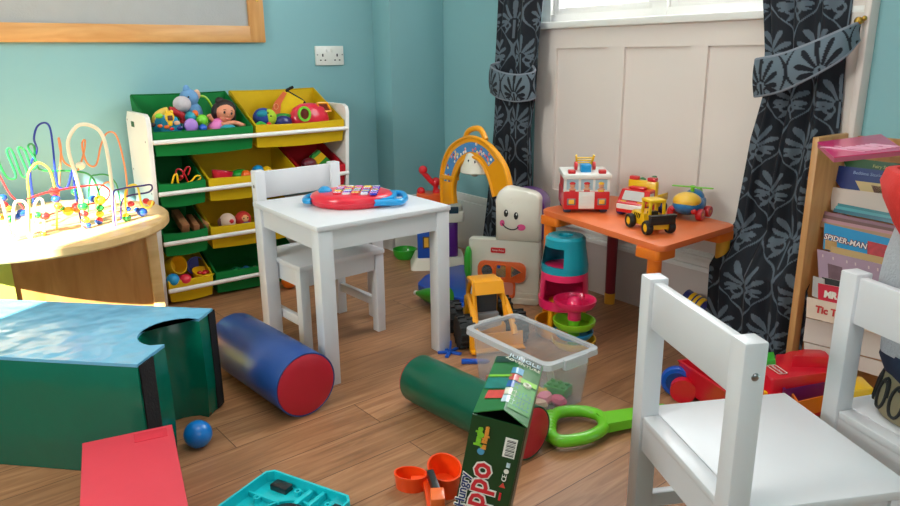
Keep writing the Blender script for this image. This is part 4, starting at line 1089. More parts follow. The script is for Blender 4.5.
# ------------------------------------------------------------------ activity house with arch
A_ = V((1.62, 2.06, 0)); U = V((.6, -.8, 0)); Nn = V((-.8, -.6, 0))   # along the door, and out of it
CRM = plastic('cream_plastic', (232, 228, 214), .32)
ps = wthing('activity_house', 'cream and yellow activity house toy with smiling post, arch and half door in the corner', 'activity toy', (1.75, 2.2, 0))
def DM(off=0): return Matrix(((U.x, 0, Nn.x, A_.x+Nn.x*off), (U.y, 0, Nn.y, A_.y+Nn.y*off), (0, 1, 0, 0), (0, 0, 0, 1)))   # local x along, y up, z out
mb = MB(); mb.prism(rrect(.275, .252, .012, 4, .1325, .126), -.045, 0, DM(), bev=.006); door = mb.done('half_door', CRM, ps)
mb = MB(); mb.prism(rrect(.262, .008, .003, 3, .1345, .044), -.004, .002, DM()); mb.prism(rrect(.262, .008, .003, 3, .1345, .022), -.004, .002, DM()); mb.done('door_groove', CRM, door)
mb = MB(); P = [(.102, .25), (.268, .25), (.268, .408)] + [(.268-.05+.05*math.cos(R(a)), .408+.033*math.sin(R(a))) for a in range(15, 91, 15)] + [(.15+.048*math.cos(R(a)), .403+.051*math.sin(R(a))) for a in range(90, 181, 15)]
mb.prism(P, -.06, .004, DM(), bev=.010); post = mb.done('face_post', CRM, ps)
mb = MB(); mb.prism([(x, y) for x, y in [(.12, .245), (.27, .245), (.275, .365)] + [(.195+.08*math.cos(R(a)), .37+.055*math.sin(R(a))) for a in range(10, 171, 16)] + [(.12, .365)]], -.21, -.06, DM(), bev=.008); mb.done('mailbox', PUR, ps)
def onface(name, m, pts, z=.0055, th=.0015, par=post):
    mb = MB(); mb.prism(pts, z, z+th, DM()); return mb.done(name, m, par)
def ell(cx, cy, a, b, n=20): return [(cx+a*math.cos(2*PI*k/n), cy+b*math.sin(2*PI*k/n)) for k in range(n)]
for cx, cy in ((.142, .357), (.180, .349)):
    e = onface('eye', INK, ell(cx, cy, .008, .014)); onface('eye_glint', WPL, ell(cx+.002, cy+.006, .0025, .004, 12), .007)
for cx, cy, a in ((.128, .319, .009), (.2, .306, .016)): onface('cheek', PINK, ell(cx, cy, a, .012), .005)
sm = smooth([DM() @ V(p) for p in ((.128, .318, .006), (.14, .304, .006), (.16, .296, .006), (.178, .298, .006), (.19, .308, .006))], 5)
MB().tube(sm, .0022, 6).done('smile', INK, post)
for a, b in (((.155, .408), (.163, .413)), ((.186, .402), (.194, .405)), ((.158, .395), (.166, .399))):
    MB().tube([DM() @ V((*a, .0045)), DM() @ V((*b, .0045))], .002, 6).done('brow', CRM, post)
mb = MB(); mb.prism(rrect(.056, .020, .004, 3, .112, .211), 0, .003, DM()); lg = mb.done('name_plate', RED, door)
text('Fisher-Price', .0095, WPL, lg, WINV[ps.name] @ DM(.0035) @ Matrix.Translation((.112, .211, 0)), 'lettering')
# green wheel on the door's near edge, orange window plate
mb = MB(); mb.lathe([(.001, -.013), (.040, -.013), (.052, -.006), (.052, .006), (.040, .013), (.001, .013)], (0, 0, 0), 32, M=Matrix.Translation(A_+Nn*.012+V((0, 0, .157))-U*.002) @ Matrix.Rotation(math.atan2(U.y, U.x), 4, 'Z') @ Matrix.Rotation(PI/2, 4, 'Y') @ Matrix.Diagonal((1.25, .42, .9, 1)), ); mb.done('green_disc', plastic('disc_green', (46, 170, 52)), ps)
out = rrect(.186, .078, .024, 5, .128, .130)
mb = MB(); mb.prism(out, .001, .012, DM(), bev=.004); mb.prism(rrect(.062, .076, .016, 4, .150, .062), .001, .010, DM(), bev=.004); orp = mb.done('orange_plate', plastic('plate_orange', (236, 106, 50)), door)
mb = MB(); mb.prism(rrect(.048, .05, .010, 4, .150, .064), .010, .0112, DM()); mb.done('mail_flap', plastic('flap_pink', (222, 140, 120)), orp)
MIR = mat('mirror_plastic', (190, 200, 205), .08, 0, metal=.8)
for nm, P in (('round_window', ell(.072, .13, .024, .027)), ('square_window', rrect(.042, .052, .008, 3, .126, .132)), ('triangle_window', [(.164, .158), (.164, .108), (.207, .134)])):
    mb = MB(); mb.prism(P, .010, .0128, DM()); pw = mb.done(nm, MIR, orp)
    mb = MB(); n_ = len(P); mb.tube([DM() @ V((x, y, .0125)) for x, y in P], .003, 6, closed=True); mb.done('window_rim', ORA, pw)
mb = MB(); mb.prism(rrect(.012, .012, .003, 3, .118, .150), .0128, .014, DM()); mb.done('blue_mark', BLU, orp)
# corner tower
tc = V((1.815, 2.535, 0)); ta = R(-33)
def TM(z=0): return Matrix.Translation((tc.x, tc.y, z)) @ Matrix.Rotation(ta, 4, 'Z')
mb = MB()
A = [TM() @ V((x, y, 0)) for x, y in rrect(.26, .19, .02, 3)]; B = [TM(.052) @ V((x, y, 0)) for x, y in rrect(.215, .15, .02, 3)]
mb.loft(A, B); mb.done('tower_base', CRM, ps)
mb = MB(); mb.prism(rrect(.17, .125, .02, 4), .05, .215, TM(), bev=.003); tw = mb.done('tower_body', PUR, ps)
mb = MB(); mb.prism(rrect(.105, .02, .008, 3, -.045, -.066), .052, .185, TM(), bev=.003); mb.done('blue_window_wall', BLU, ps)
for x, z in ((-.058, .125), (-.032, .125)):
    mb = MB(); mb.bx(x-.010, x+.010, -.0785, -.076, z-.022, z+.022, .001, TM()); mb.done('window_pane', TAILOR, tw)
mb = MB(); mb.bx(-.074, -.016, -.0775, -.0755, .098, .152, .001, TM()); mb.done('window_frame', plastic('dark_frame', (80, 60, 40)), tw)
mb = MB(); mb.prism(rrect(.225, .17, .02, 4), .213, .262, TM(), bev=.008); mb.prism(rrect(.17, .13, .02, 4, .02, 0), .26, .288, TM(), bev=.006); mb.done('tower_top', CRM, ps)
mb = MB(); mb.bx(.045, .085, -.088, -.078, .255, .285, .003, TM()); mb.done('slot', plastic('dark_teal', (20, 60, 80)), ps)
mb = MB(); mb.prism(rrect(.15, .12, .03, 5, -.02, -.01), .286, .335, TM(), bev=.01); mb.done('orange_top', plastic('orange_top', (236, 92, 30)), ps)
q = at(423, 178, P=tc, n=V((-.55, -.83, 0)))
mb = MB()
for px, py, r in ((423, 170, .020), (436, 182, .021), (421, 191, .018), (437, 192, .017)):
    p = at(px, py, P=tc, n=V((.55, .83, 0))); mb.sph(p, r, 16)
pp = [at(px, py, P=tc, n=V((.55, .83, 0))) for px, py in ((423, 172), (431, 181), (436, 186), (434, 200), (422, 192), (424, 202))]
mb.tube([pp[0], pp[1], pp[2], pp[3]], .012, 10); mb.tube([pp[4], pp[5]], .013, 10); mb.tube([pp[3], pp[5]], .014, 10); mb.done('red_lever', plastic('lever_red', (216, 26, 40)), ps)
p = at(444, 187, P=tc, n=V((.55, .83, 0)))
mb = MB(); mb.bx(-.016, .016, -.005, .005, -.03, .035, .002, Matrix.Translation(p) @ Matrix.Rotation(ta, 4, 'Z')); tg = mb.done('picture_tag', CRM, ps)
mb = MB(); mb.sph(p+V((.004, -.01, -.004)), (.018, .012, .010), 12); mb.done('green_leaf', plastic('leaf_green', (60, 190, 70)), ps)
mb = MB(); mb.sph(p+V((-.006, -.012, -.026)), (.022, .012, .016), 12); mb.done('grey_mouse', GREY, ps)
# the arch, from the tower to the face post
ay0, ay1 = 2.425, 1.985; AX = 1.79
outer = [(446, 204), (445.5, 190), (445.5, 172), (449.5, 156), (457.4, 144), (473, 136.5), (487.5, 140.5), (500, 152.5), (509.6, 169), (514, 190)]
inner = [(458, 203), (457, 192), (457.5, 183), (461, 171), (466, 162), (474, 156.5), (482, 158.5), (488, 166), (494, 180), (498, 196)]
O = [at(*p, X=AX) for p in outer]; I = [at(*p, X=AX) for p in inner]
So, Si = smooth(O, 4), smooth(I, 4)
mb = MB(); L = [[mb.bm.verts.new((p.x+dx, p.y, p.z)) for p in Q] for Q, dx in ((So, -.022), (So, -.002), (Si, -.002), (Si, -.022))]
for i in range(4):
    for k in range(len(So)-1): mb.bm.faces.new((L[i][k], L[i][k+1], L[(i+1) % 4][k+1], L[(i+1) % 4][k]))
mb.bm.faces.new([l[0] for l in L]); mb.bm.faces.new([l[-1] for l in L][::-1])
arch = mb.done('arch', AMB, ps)
for Q in (So, Si): MB().tube([p+V((-.022, 0, 0)) for p in Q], .007, 8).done('arch_rim', AMB, arch)
mid = [a.lerp(b, .5) for a, b in zip(So, Si)]
g = []
for a, b in list(zip(So, Si))[6:30]: g.append([a.lerp(b, .26)+V((-.0228, 0, 0)), a.lerp(b, .74)+V((-.0228, 0, 0))])
mb = MB(); mb.sheet(g); mb.done('arch_sticker', mat('sticker_blue', (76, 140, 200), .4, .2, scale=80), arch)
rn = random.Random(3)
SM = [mat('sticker_%d' % k, c, .45, .1) for k, c in enumerate(((236, 130, 120), (240, 236, 226), (236, 196, 180), (190, 60, 90), (250, 214, 110)))]
for k in range(46):
    i = rn.randrange(len(g)-1); t_ = rn.random(); p = g[i][0].lerp(g[i+1][0], t_).lerp(g[i][1].lerp(g[i+1][1], t_), .08+.84*rn.random())
    mb = MB(); mb.sph(p, (.0015, .0055, .006), 8); mb.done('sticker_dot', SM[k % 5], arch)
hl_ = smooth([at(*p, X=AX) for p in ((465, 140), (468, 132), (474.5, 128.5), (481, 130), (486, 140))], 6)
MB().tube(hl_, .0115, 10).done('carry_handle', AMB, arch)
p0, p1 = at(446, 175, X=AX), at(458, 179, X=AX); mb = MB(); mb.bx(-.028, .004, min(p0.y, p1.y)-.006, max(p0.y, p1.y)+.006, -.010, .010, .005, Matrix.Translation((AX, 0, (p0.z+p1.z)/2))); mb.done('arch_collar', AMB, ps)
mb = MB(); q = at(452, 185, X=AX); mb.bx(AX-.026, AX+.002, q.y-.034, q.y+.034, .318, q.z+.02, .01); mb.done('arch_foot', AMB, ps)
bp = at(474.5, 163, X=AX)
mb = MB(); mb.lathe([(.001, .052), (.02, .05), (.038, .034), (.05, .004), (.064, -.022), (.066, -.036), (.060, -.04), (.001, -.038)], bp, 28, sx=.8); bl_ = mb.done('lamp_bell', CRM, ps)
mb = MB(); mb.sph(bp+V((0, 0, -.042)), (.018, .02, .014), 14); mb.done('lamp_bulb', CRM, bl_)
for px, py in ((468.5, 161), (475, 162)):
    p = at(px, py, X=AX-.036); mb = MB(); mb.sph(p, (.003, .004, .006), 10); mb.done('eye', INK, bl_)
# blue ramp on the floor and its green funnel
br_ = wthing('blue_ramp', 'flat blue plastic ramp on the floor leading to the toy tower', 'toy', at(445, 290, z=0))
P0 = [at(*p, z=.034) for p in ((417, 284), (426, 275), (445, 268), (465, 264), (466, 298), (449, 297), (430, 291))]
mb = MB(); mb.prism(rpoly([V((p.x, p.y, 0)) for p in P0], .02), .012, .034, bev=.005); mb.done('ramp_plate', BLU, br_)
mb = MB(); mb.prism(rpoly([V((p.x*.98, p.y*.98, 0)) for p in P0[3:6]]+[V((P0[2].x, P0[2].y, 0))], .02), 0, .014); mb.done('foot', BLU, br_)
gf = wthing('green_funnel', 'green plastic cone with a white tip lying on the floor behind the table leg', 'toy', at(426, 304, z=0))
a, b = at(417, 293, z=.03), at(446, 298, z=.05)
mb = MB(); d = b-a; mb.tube([a, a+d*.12, a+d*.35, a+d*.8, b], .02, 20, rs=[.008, .014, .026, .040, .042]); mb.done('cone', plastic('cone_green', (50, 160, 40)), gf)
mb = MB(); mb.sph(a-d*.04, .010, 12); mb.done('tip', WPL, gf)
rb = MB(); rb.sph((0, 0, 0), (.016, .016, .012), 16); o = rb.done('toy_ball', RED); q = at(448, 303, z=.012); o.location = q; tag(o, 'tiny red ball on the floor beside the loader truck\'s rear wheel', 'ball')
gb = wthing('green_bowl', 'shallow green plastic bowl on the floor by the activity house tower', 'bowl', at(403, 261, z=0))
c = at(405, 258, z=0)
mb = MB(); mb.lathe([(.001, 0), (.040, 0), (.054, .02), (.056, .046), (.052, .046), (.049, .02), (.037, .005), (.001, .005)], c, 32); mb.done('bowl', plastic('bowl_green', (40, 160, 40)), gb)

# ------------------------------------------------------------------ ball drop tower
btw = wthing('ball_tower', 'ball drop tower with turquoise bucket, pink drum and a side stack of bright dishes', 'ball tower', (1.668, 1.603, 0))
tcx, tcy = 1.662, 1.598
c = V((tcx, tcy, 0)); av = math.atan2(-tcy, -tcx)            # towards the camera
HOTP = plastic('hot_pink', (236, 40, 100)); TQ = plastic('bucket_teal', (10, 152, 172))
mb = MB(); mb.lathe([(.001, .002), (.086, .002), (.094, .012), (.096, .05), (.090, .05), (.087, .014), (.001, .012)], c, 40); mb.done('yellow_dish', AMB, btw)
mb = MB(); mb.lathe([(.001, .0125), (.084, .0135), (.001, .0135)], c, 32); mb.done('dish_liner', plastic('dish_green', (70, 120, 40)), btw)
for k in (1, 3, 5):
    a = av+PI*k/3+.4; mb = MB(); mb.cyl((c.x+.07*math.cos(a), c.y+.07*math.sin(a), .01), (c.x+.066*math.cos(a), c.y+.066*math.sin(a), .11), .010, seg=12); mb.done('column', AMB, btw)
mb = MB(); mb.lathe([(.084, .105), (.086, .135), (.078, .135), (.076, .112), (.001, .112), (.001, .105)], c, 40); mb.done('pink_tray', HOTP, btw)
mb = MB(); mb.lathe([(.083, .13), (.077, .235), (.072, .235), (.078, .13)], c, 36, a0=av+.95, a1=av+2*PI-.95); mb.lathe([(.079, .205), (.077, .236), (.071, .236), (.073, .205)], c, 36, hollow=True); mb.done('pink_drum', HOTP, btw)
mb = MB(); mb.lathe([(.001, .114), (.05, .115), (.05, .122), (.018, .128), (.014, .142), (.001, .146)], c, 24); mb.done('amber_disc', AMB, btw)
mb = MB(); mb.lathe([(.078, .228), (.078, .252), (.069, .252), (.069, .228)], c, 36); mb.lathe([(.078, .25), (.066, .325), (.061, .325), (.071, .25)], c, 36, a0=av-.05, a1=av-.05+2*PI-1.35)
mb.lathe([(.068, .315), (.066, .34), (.058, .348), (.026, .348), (.024, .340), (.024, .332), (.055, .332), (.060, .315)], c, 36, hollow=True); mb.done('teal_bucket', TQ, btw)
mb = MB(); mb.lathe([(.001, .24), (.068, .24), (.068, .246), (.001, .25)], c, 28); mb.done('bucket_floor', HOTP, btw)
sc_ = btw
c = V((1.618, 1.505, 0))
def dish(name, m, z, r, hgt):
    mb = MB(); mb.lathe([(.001, z), (r*.85, z), (r, z+hgt*.5), (r+.002, z+hgt), (r-.003, z+hgt), (r-.007, z+hgt*.5), (r*.8, z+.005), (.001, z+.005)], c, 36); return mb.done(name, m, sc_)
dish('pink_dish', HOTP, .134, .068, .026); dish('lime_dish', plastic('dish_lime', (140, 214, 40)), .064, .068, .026); dish('blue_dish', SKY, .03, .062, .022); dish('yellow_dish', YEL, .0, .072, .026)
mb = MB(); mb.lathe([(.022, .09), (.021, .138)], c, 20); mb.lathe([(.026, .139), (.022, .158), (.012, .168), (.001, .170)], c, 20); mb.done('post', HOTP, sc_)
mb = MB(); mb.lathe([(.019, .0), (.019, .09)], c, 20); mb.done('lower_post', LIME, sc_)

# ------------------------------------------------------------------ yellow loader truck
g1, g2 = V((1.318, 1.715, 0)), V((1.372, 1.85, 0))
fd = (g1-g2).normalized(); hd = math.atan2(fd.y, fd.x); lf = V((-fd.y, fd.x, 0))
side = 1 if (V((1.6, 1.7, 0))-g1).dot(lf) > 0 else -1
hw = .098
lo = thing('toy_loader', 'big yellow toy loader truck with chunky black tyres behind the clear tub', 'toy vehicle', (g1+g2)/2+lf*side*hw, hd)
hl = (g2-g1).length/2
for x in (-hl, hl):
    for sy in (-1, 1):
        r = .054; w_ = .05; y = sy*(hw-.008)
        M = Matrix.Translation((x, y, r)) @ Matrix.Rotation(PI/2, 4, 'X')
        mb = MB(); mb.lathe([(.03, -w_/2), (r*.9, -w_/2), (r*.97, -w_*.3), (r*.97, w_*.3), (r*.9, w_/2), (.03, w_/2)], seg=32, M=M)
        for k in range(14):
            a = 2*PI*k/14
            for s_ in (-1, 1):
                mb.bx(-.0045, .0045, -.004, .004, -.012, .012, .001, M @ Matrix.Rotation(a+(.11 if s_ > 0 else -.11), 4, 'Z') @ Matrix.Translation((r*.965, 0, s_*.013)))
        wo = mb.done('wheel', RUB, lo)
        mb = MB(); mb.lathe([(.001, -.012), (.030, -.012), (.033, .0), (.022, .018), (.010, .022), (.001, .022)], seg=20, M=Matrix.Translation((x, y, r)) @ Matrix.Rotation(-PI/2*sy, 4, 'X')); mb.done('hub', AMB, wo)
mb = MB(); mb.bx(-hl-.04, hl+.02, -.048, .048, .035, .075, .008); mb.prism([(-.10, .07), (-.095, .12), (-.04, .13), (-.03, .07)], -.045, .045, Matrix.Rotation(PI/2, 4, 'X'), bev=.005); mb.done('chassis', AMB, lo)
mb = MB()
for sy in (-1, 1):
    mb.tube(smooth([(-.035, sy*.05, .07), (-.03, sy*.05, .13), (-.008, sy*.046, .195), (.035, sy*.046, .195), (.05, sy*.05, .15), (.075, sy*.052, .09)], 5), .008, 8)
mb.bx(-.045, .045, -.05, .05, .192, .206, .005); mb.loft([V((.040, -.05, .206)), V((.040, .05, .206)), V((.058, .05, .168)), V((.058, -.05, .168))], [V((.046, -.05, .208)), V((.046, .05, .208)), V((.064, .05, .170)), V((.064, -.05, .170))]); mb.done('cab', AMB, lo)
mb = MB(); mb.bx(-.03, .03, -.036, .036, .075, .16, .006); mb.done('seat_block', plastic('dark_grey', (56, 58, 64), .5), lo)
mb = MB(); mb.bx(.03, .05, -.036, .036, .075, .10, .004); mb.done('dashboard', GREY, lo)
for sy in (-1, 1):
    mb = MB(); mb.tube(smooth([(.0, sy*.056, .15), (.05, sy*.06, .13), (.10, sy*.062, .09), (.135, sy*.062, .05)], 5), .011, 8); mb.done('lift_arm', AMB, lo)
mb = MB(); mb.prism([(.128, .004), (.158, .006), (.160, .012), (.136, .014), (.132, .06), (.125, .06)], -.09, .09, Matrix.Rotation(PI/2, 4, 'X'), bev=.001); mb.done('bucket', AMB, lo)

# yellow and navy toy below the curtain
yb = wthing('toy_torch', 'yellow and navy toy lying on the floor by the skirting at the right curtain', 'toy', (2.0, 1.31, 0))
a, b = at(686, 296, X=2.0), at(708, 310, X=2.0); a.z = max(a.z, .032); b.z = max(b.z, .03)
d = b-a
mb = MB(); mb.tube([a, a+d*.25], .026, 16); mb.done('lens_end', NAVY, yb)
mb = MB(); mb.tube([a+d*.25, a+d*.8], .028, 16); bd = mb.done('barrel', YEL, yb)
for k in (.4, .58): mb = MB(); mb.tube([a+d*k, a+d*(k+.06)], .0287, 16); mb.done('band', NAVY, bd)
mb = MB(); mb.tube([a+d*.8, b], .024, 16); mb.done('tail_end', NAVY, yb)

# ------------------------------------------------------------------ red toy workbench lying behind the chairs
wb = wthing('toy_workbench', 'red plastic toy workbench with a blue wheel lying behind the white chairs', 'toy', (1.75, .98, 0))
RB = plastic('bench_red', (222, 28, 48)); 
wc = at(677, 381, z=.045)
M = Matrix.Translation(wc) @ Matrix.Rotation(R(125), 4, 'Z') @ Matrix.Rotation(PI/2, 4, 'X')
mb = MB(); mb.lathe([(.001, -.012), (.040, -.012), (.044, -.006), (.044, .006), (.040, .012), (.001, .012)], seg=32, M=M); wl = mb.done('wheel', BLU, wb)
mb = MB(); mb.lathe([(.012, -.015), (.03, -.014), (.03, .014), (.012, .015)], seg=24, M=M); mb.done('hub', plastic('hub_navy', (24, 60, 130)), wl)
a0, a1 = at(679, 363, z=.095), at(727, 395, z=.095)
d = (a1-a0).normalized(); q = V((-d.y, d.x, 0)); q = q if q.x > 0 else -q
o0, o1 = a0, a0+d*.30
mb = MB()
def hop(s, z, g): return [o0-d*g-q*g+V((0, 0, z-.095)), o0+d*(.30+g)-q*g+V((0, 0, z-.095)), o0+d*(.30+g)+q*(.12+g)+V((0, 0, z-.095)), o0-d*g+q*(.12+g)+V((0, 0, z-.095))]
Ls = [[mb.bm.verts.new(p) for p in hop(0, z, g)] for z, g in ((.02, -.012), (.095, 0), (.103, .004), (.103, -.004), (.03, -.016))]
for A, B in zip(Ls, Ls[1:]):
    for k in range(4): mb.bm.faces.new((A[k], A[(k+1) % 4], B[(k+1) % 4], B[k]))
mb.bm.faces.new(Ls[0][::-1]); mb.bm.faces.new(Ls[-1]); mb.done('hopper', RB, wb)
mb = MB(); w2_ = at(683, 390, z=.03); mb.lathe([(.001, -.012), (.034, -.012), (.034, .012), (.001, .012)], seg=28, M=Matrix.Translation(at(683, 390, z=.034)) @ Matrix.Rotation(R(125), 4, 'Z') @ Matrix.Rotation(PI/2, 4, 'X')); mb.done('wheel_cover', RB, wb)
# tray: corners on a level just above the floor
tz = .14
tp = [at(758, 368, z=tz), at(790, 351, z=tz), at(822, 351, z=tz), at(832, 372, z=tz), at(772, 380, z=tz)]
tp = [V((p.x, p.y, 0)) for p in tp]
mb = MB(); mb.prism(rpoly(tp, .012), .02, tz, bev=.006); tray = mb.done('tool_tray', RB, wb)
a, b = at(796, 361, z=tz), at(826, 371, z=tz)
tl = [at(792, 356, z=tz+.03), at(800, 349, z=tz+.03), at(824, 350, z=tz+.03), at(830, 357, z=tz+.03)]
mb = MB(); mb.prism(rpoly([V((p.x, p.y, 0)) for p in tl], .008), tz-.01, tz+.03, bev=.004); mb.done('raised_block', RB, tray)
pl0, pl1 = at(772, 372, z=tz+.0015), at(782, 364, z=tz+.0015)
c = at(777, 370, z=tz+.001); ex = (at(784, 375, z=tz)-at(771, 366, z=tz)).normalized()
Mp = frame(c, ex, V((ex.y*-1, ex.x, 0)) if V((-ex.y, ex.x, 0)).x > 0 else V((ex.y, -ex.x, 0)))
mb = MB(); mb.prism(rrect(.055, .026, .004, 3), 0, .0015, Mp); npl = mb.done('name_plate', RED, tray)
mb = MB(); mb.tube([Mp @ V((x, y, .002)) for x, y in rrect(.053, .024, .004, 3)], .0009, 5, closed=True); mb.done('plate_border', WPL, npl)
text('Fisher-Price', .0095, WPL, npl, WINV[wb.name] @ Mp @ Matrix.Translation((0, 0, .002)), 'lettering')
def troughs(name, m, px, z, hh):
    P = [at(*p, z=z) for p in px]; P = [V((p.x, p.y, 0)) for p in P]; c = sum(P, V())/len(P)
    mb = MB(); Ls = []
    for g, zz in ((.92, z-hh), (1, z), (.9, z), (.84, z-hh+.006)): Ls.append([mb.bm.verts.new(c+(p-c)*g+V((0, 0, zz))) for p in P])
    for A, B in zip(Ls, Ls[1:]):
        for k in range(len(P)): mb.bm.faces.new((A[k], A[(k+1) % len(P)], B[(k+1) % len(P)], B[k]))
    mb.bm.faces.new(Ls[0][::-1]); mb.bm.faces.new(Ls[-1]); return mb.done(name, m, wb)
troughs('purple_trough', plastic('trough_purple', (110, 30, 110)), [(778, 380), (822, 372), (828, 382), (784, 390)], .115, .05)
troughs('orange_trough', plastic('trough_orange', (240, 120, 30)), [(790, 391), (826, 384), (832, 394), (797, 402)], .10, .045)
mb = MB(); P = [at(*p, z=.13) for p in ((846, 376), (862, 376), (874, 388), (850, 391))]; mb.prism([(p.x, p.y) for p in P], .03, .13, bev=.004); mb.done('yellow_block', YEL, wb)
mb = MB(); P = [at(*p, z=.10) for p in ((764, 377), (772, 379), (782, 391), (764, 393))]; mb.prism([(p.x, p.y) for p in P], .01, .10, bev=.004); mb.done('yellow_side', YEL, wb)
mb = MB(); P = [at(*p, z=.155) for p in ((766, 352), (774, 351), (776, 360), (766, 361))]; mb.prism([(p.x, p.y) for p in P], .04, .155, bev=.004); mb.done('green_block', plastic('bench_green', (60, 180, 50)), wb)
mb = MB(); P = [at(*p, z=.13) for p in ((776, 354), (790, 353), (792, 362), (776, 363))]; mb.prism([(p.x, p.y) for p in P], .03, .13, bev=.004); mb.done('red_vice', RB, wb)

# ------------------------------------------------------------------ toys in the bins
def pxm(p): return (p-CAM).dot(fw)/FOC          # metres per pixel at a point
YT = 2.775
PLUSH = mat('blue_plush', (112, 160, 206), .95, .12, scale=120, bump=.4, bscale=400); MUZ = mat('pale_plush', (206, 196, 200), .95, .1, scale=120, bump=.4, bscale=400); PEACH = mat('peach_plush', (226, 180, 150), .9, .1)
o = wthing('plush_animal', 'blue plush animal with a pale muzzle at the back of the large green bin', 'soft toy', at(187, 118, Y=2.83))
h = at(189, 98, Y=2.85); m_ = at(182, 104, Y=2.80); b_ = at(193, 114, Y=2.85)
mb = MB(); mb.sph(h, (.036, .036, .034), 18); hd_ = mb.done('head', PLUSH, o)
mb = MB(); mb.sph(m_, (.033, .034, .030), 18); mb.done('muzzle', MUZ, o)
mb = MB(); mb.sph(b_, (.038, .036, .048), 18); mb.sph(b_+V((0, .005, -.035)), (.045, .04, .045), 16); mb.done('body', PLUSH, o)
for dx, dz in ((-.008, .030), (.03, .012)):
    mb = MB(); mb.sph(h+V((dx, -.004, dz)), (.014, .008, .02), 12); mb.done('ear', PLUSH if dx < 0 else PEACH, o)
mb = MB(); mb.sph(at(188.5, 97, Y=2.81), .0035, 10); mb.done('eye', INK, o)
o = wthing('activity_toy', 'turquoise cushioned activity toy with coloured shapes at the left of the large green bin', 'baby toy', at(166, 130, Y=2.74))
c = at(167.5, 124, Y=2.745)
mb = MB(); mb.lathe([(.001, -.07), (.055, -.066), (.068, -.045), (.066, -.005), (.05, .022), (.02, .032), (.001, .033)], c, 24, sx=.72, sy=.55, wob=lambda a, z: .07*math.sin(5*a)); mb.done('cushion', mat('turquoise_cloth', (20, 150, 190), .7, .1, scale=60), o)
for px, py, m, r in ((160, 126, ORA, .008), (167, 127, ORA, .009), (172, 129, RED, .007), (177, 123, PEACH, .010), (159, 116, LIME, .012), (152.5, 125, INK, .010), (180, 128, NAVY, .010)):
    p = at(px, py, Y=2.705); mb = MB(); mb.sph(p, (r*1.2, r*.5, r*.8), 10); mb.done('shape', m, o)
o = wthing('teething_ring', 'red and yellow ring toy arching behind the turquoise activity toy', 'baby toy', at(167, 120, Y=2.80))
c = at(170, 121, Y=2.80); rr = .052
for nm, a0, a1, m in (('yellow_half', 95, 200, mat('ring_yellow', (230, 190, 80), .5)), ('red_half', -20, 95, mat('ring_red', (190, 30, 40), .5))):
    mb = MB(); mb.tube([c+V((rr*math.cos(R(a)), 0, rr*.72*math.sin(R(a)))) for a in range(a0, a1+1, 9)], .015, 12); mb.done(nm, m, o)
o = wthing('rattle', 'small yellow rattle with a dark window on the turquoise activity toy', 'baby toy', at(169, 122, Y=2.69))
p = at(169.5, 117, Y=2.702); mb = MB(); mb.sph(p, (.017, .008, .022), 14); mb.sph(p+V((0, 0, -.022)), (.009, .007, .012), 10); mb.sph(p+V((-.008, 0, .018)), .007, 10); mb.sph(p+V((.008, 0, .018)), .007, 10); rt_ = mb.done('case', YEL, o)
mb = MB(); mb.bx(p.x-.009, p.x+.009, p.y-.0095, p.y-.006, p.z-.012, p.z+.006, .002); mb.done('window', plastic('dark_window', (90, 60, 50)), rt_)
def simple(nm, label, cat, px, py, Y, r, m, sc=(1, 1, 1), grp=None):
    p = at(px, py, Y=Y); mb = MB(); rad = r*pxm(p); mb.sph((0, 0, 0), (rad*sc[0], rad*sc[1], rad*sc[2]), 18); o = mb.done(nm, m); o.location = p; return tag(o, label, cat, grp)
simple('lilac_disc', 'lilac disc toy at the front of the large green bin', 'baby toy', 191, 125.5, 2.715, 7, plastic('lilac', (176, 130, 214)), (1, .5, 1))
simple('toy_ball', 'lime ball in the middle of the large green bin', 'ball', 202, 120.5, 2.75, 6, LIME)
simple('toy_ball', 'teal ball under the plush animal in the large green bin', 'ball', 190.5, 117, 2.76, 5.5, TEAL)
simple('toy_ball', 'small blue ball below the lime ball in the large green bin', 'ball', 203, 128, 2.72, 4, BLU)
simple('toy_ball', 'small orange ball beside the plush animal in the large green bin', 'ball', 195, 113.5, 2.76, 3.4, ORA)
o = wthing('hoop_toy', 'thin yellow-green hoop handle at the back of the large green bin', 'baby toy', at(205, 110, Y=2.86))
MB().tube(smooth([at(*p, Y=2.86) for p in ((198, 96), (205, 97), (210, 103), (213, 110), (212, 120), (205, 128))], 6), .0042, 8).done('hoop', plastic('hoop_lime', (170, 216, 40)), o)
# doll
o = wthing('doll', 'dark-haired plastic doll in a pink top lying in the large green bin', 'doll', at(222, 122, Y=2.76))
HAIR = mat('doll_hair', (36, 20, 18), .55, .3, scale=60); DSK = mat('doll_vinyl', (226, 146, 112), .45, .03)
hc = at(225, 112, Y=2.765)
HM = Matrix.Translation(hc) @ Matrix.Rotation(R(12), 4, 'Y') @ Matrix.Rotation(R(10), 4, 'X')
mb = MB(); mb.sph((0, 0, 0), (.037, .036, .036), 22, HM); mb.sph((0, -.035, -.006), (.004, .004, .004), 8, HM); mb.sph((.0, -.012, -.02), (.024, .022, .018), 14, HM)
body = [(at(220, 121, Y=2.765), .012), (at(217, 124, Y=2.76), .024), (at(214, 130, Y=2.76), .026), (at(211, 141, Y=2.765), .022)]
mb.tube([p for p, r in body], .02, 14, rs=[r for p, r in body])
mb.tube(smooth([at(219, 124, Y=2.755), at(226, 124, Y=2.735), at(234, 122.5, Y=2.73), at(242, 125, Y=2.73)], 4), .0085, 10, rs=None); mb.sph(at(242.5, 125, Y=2.73), (.013, .010, .007), 12)
mb.tube(smooth([at(214, 122, Y=2.765), at(211, 119, Y=2.75), at(209, 115, Y=2.745)], 4), .0085, 10)
bod = mb.done('body', DSK, o)
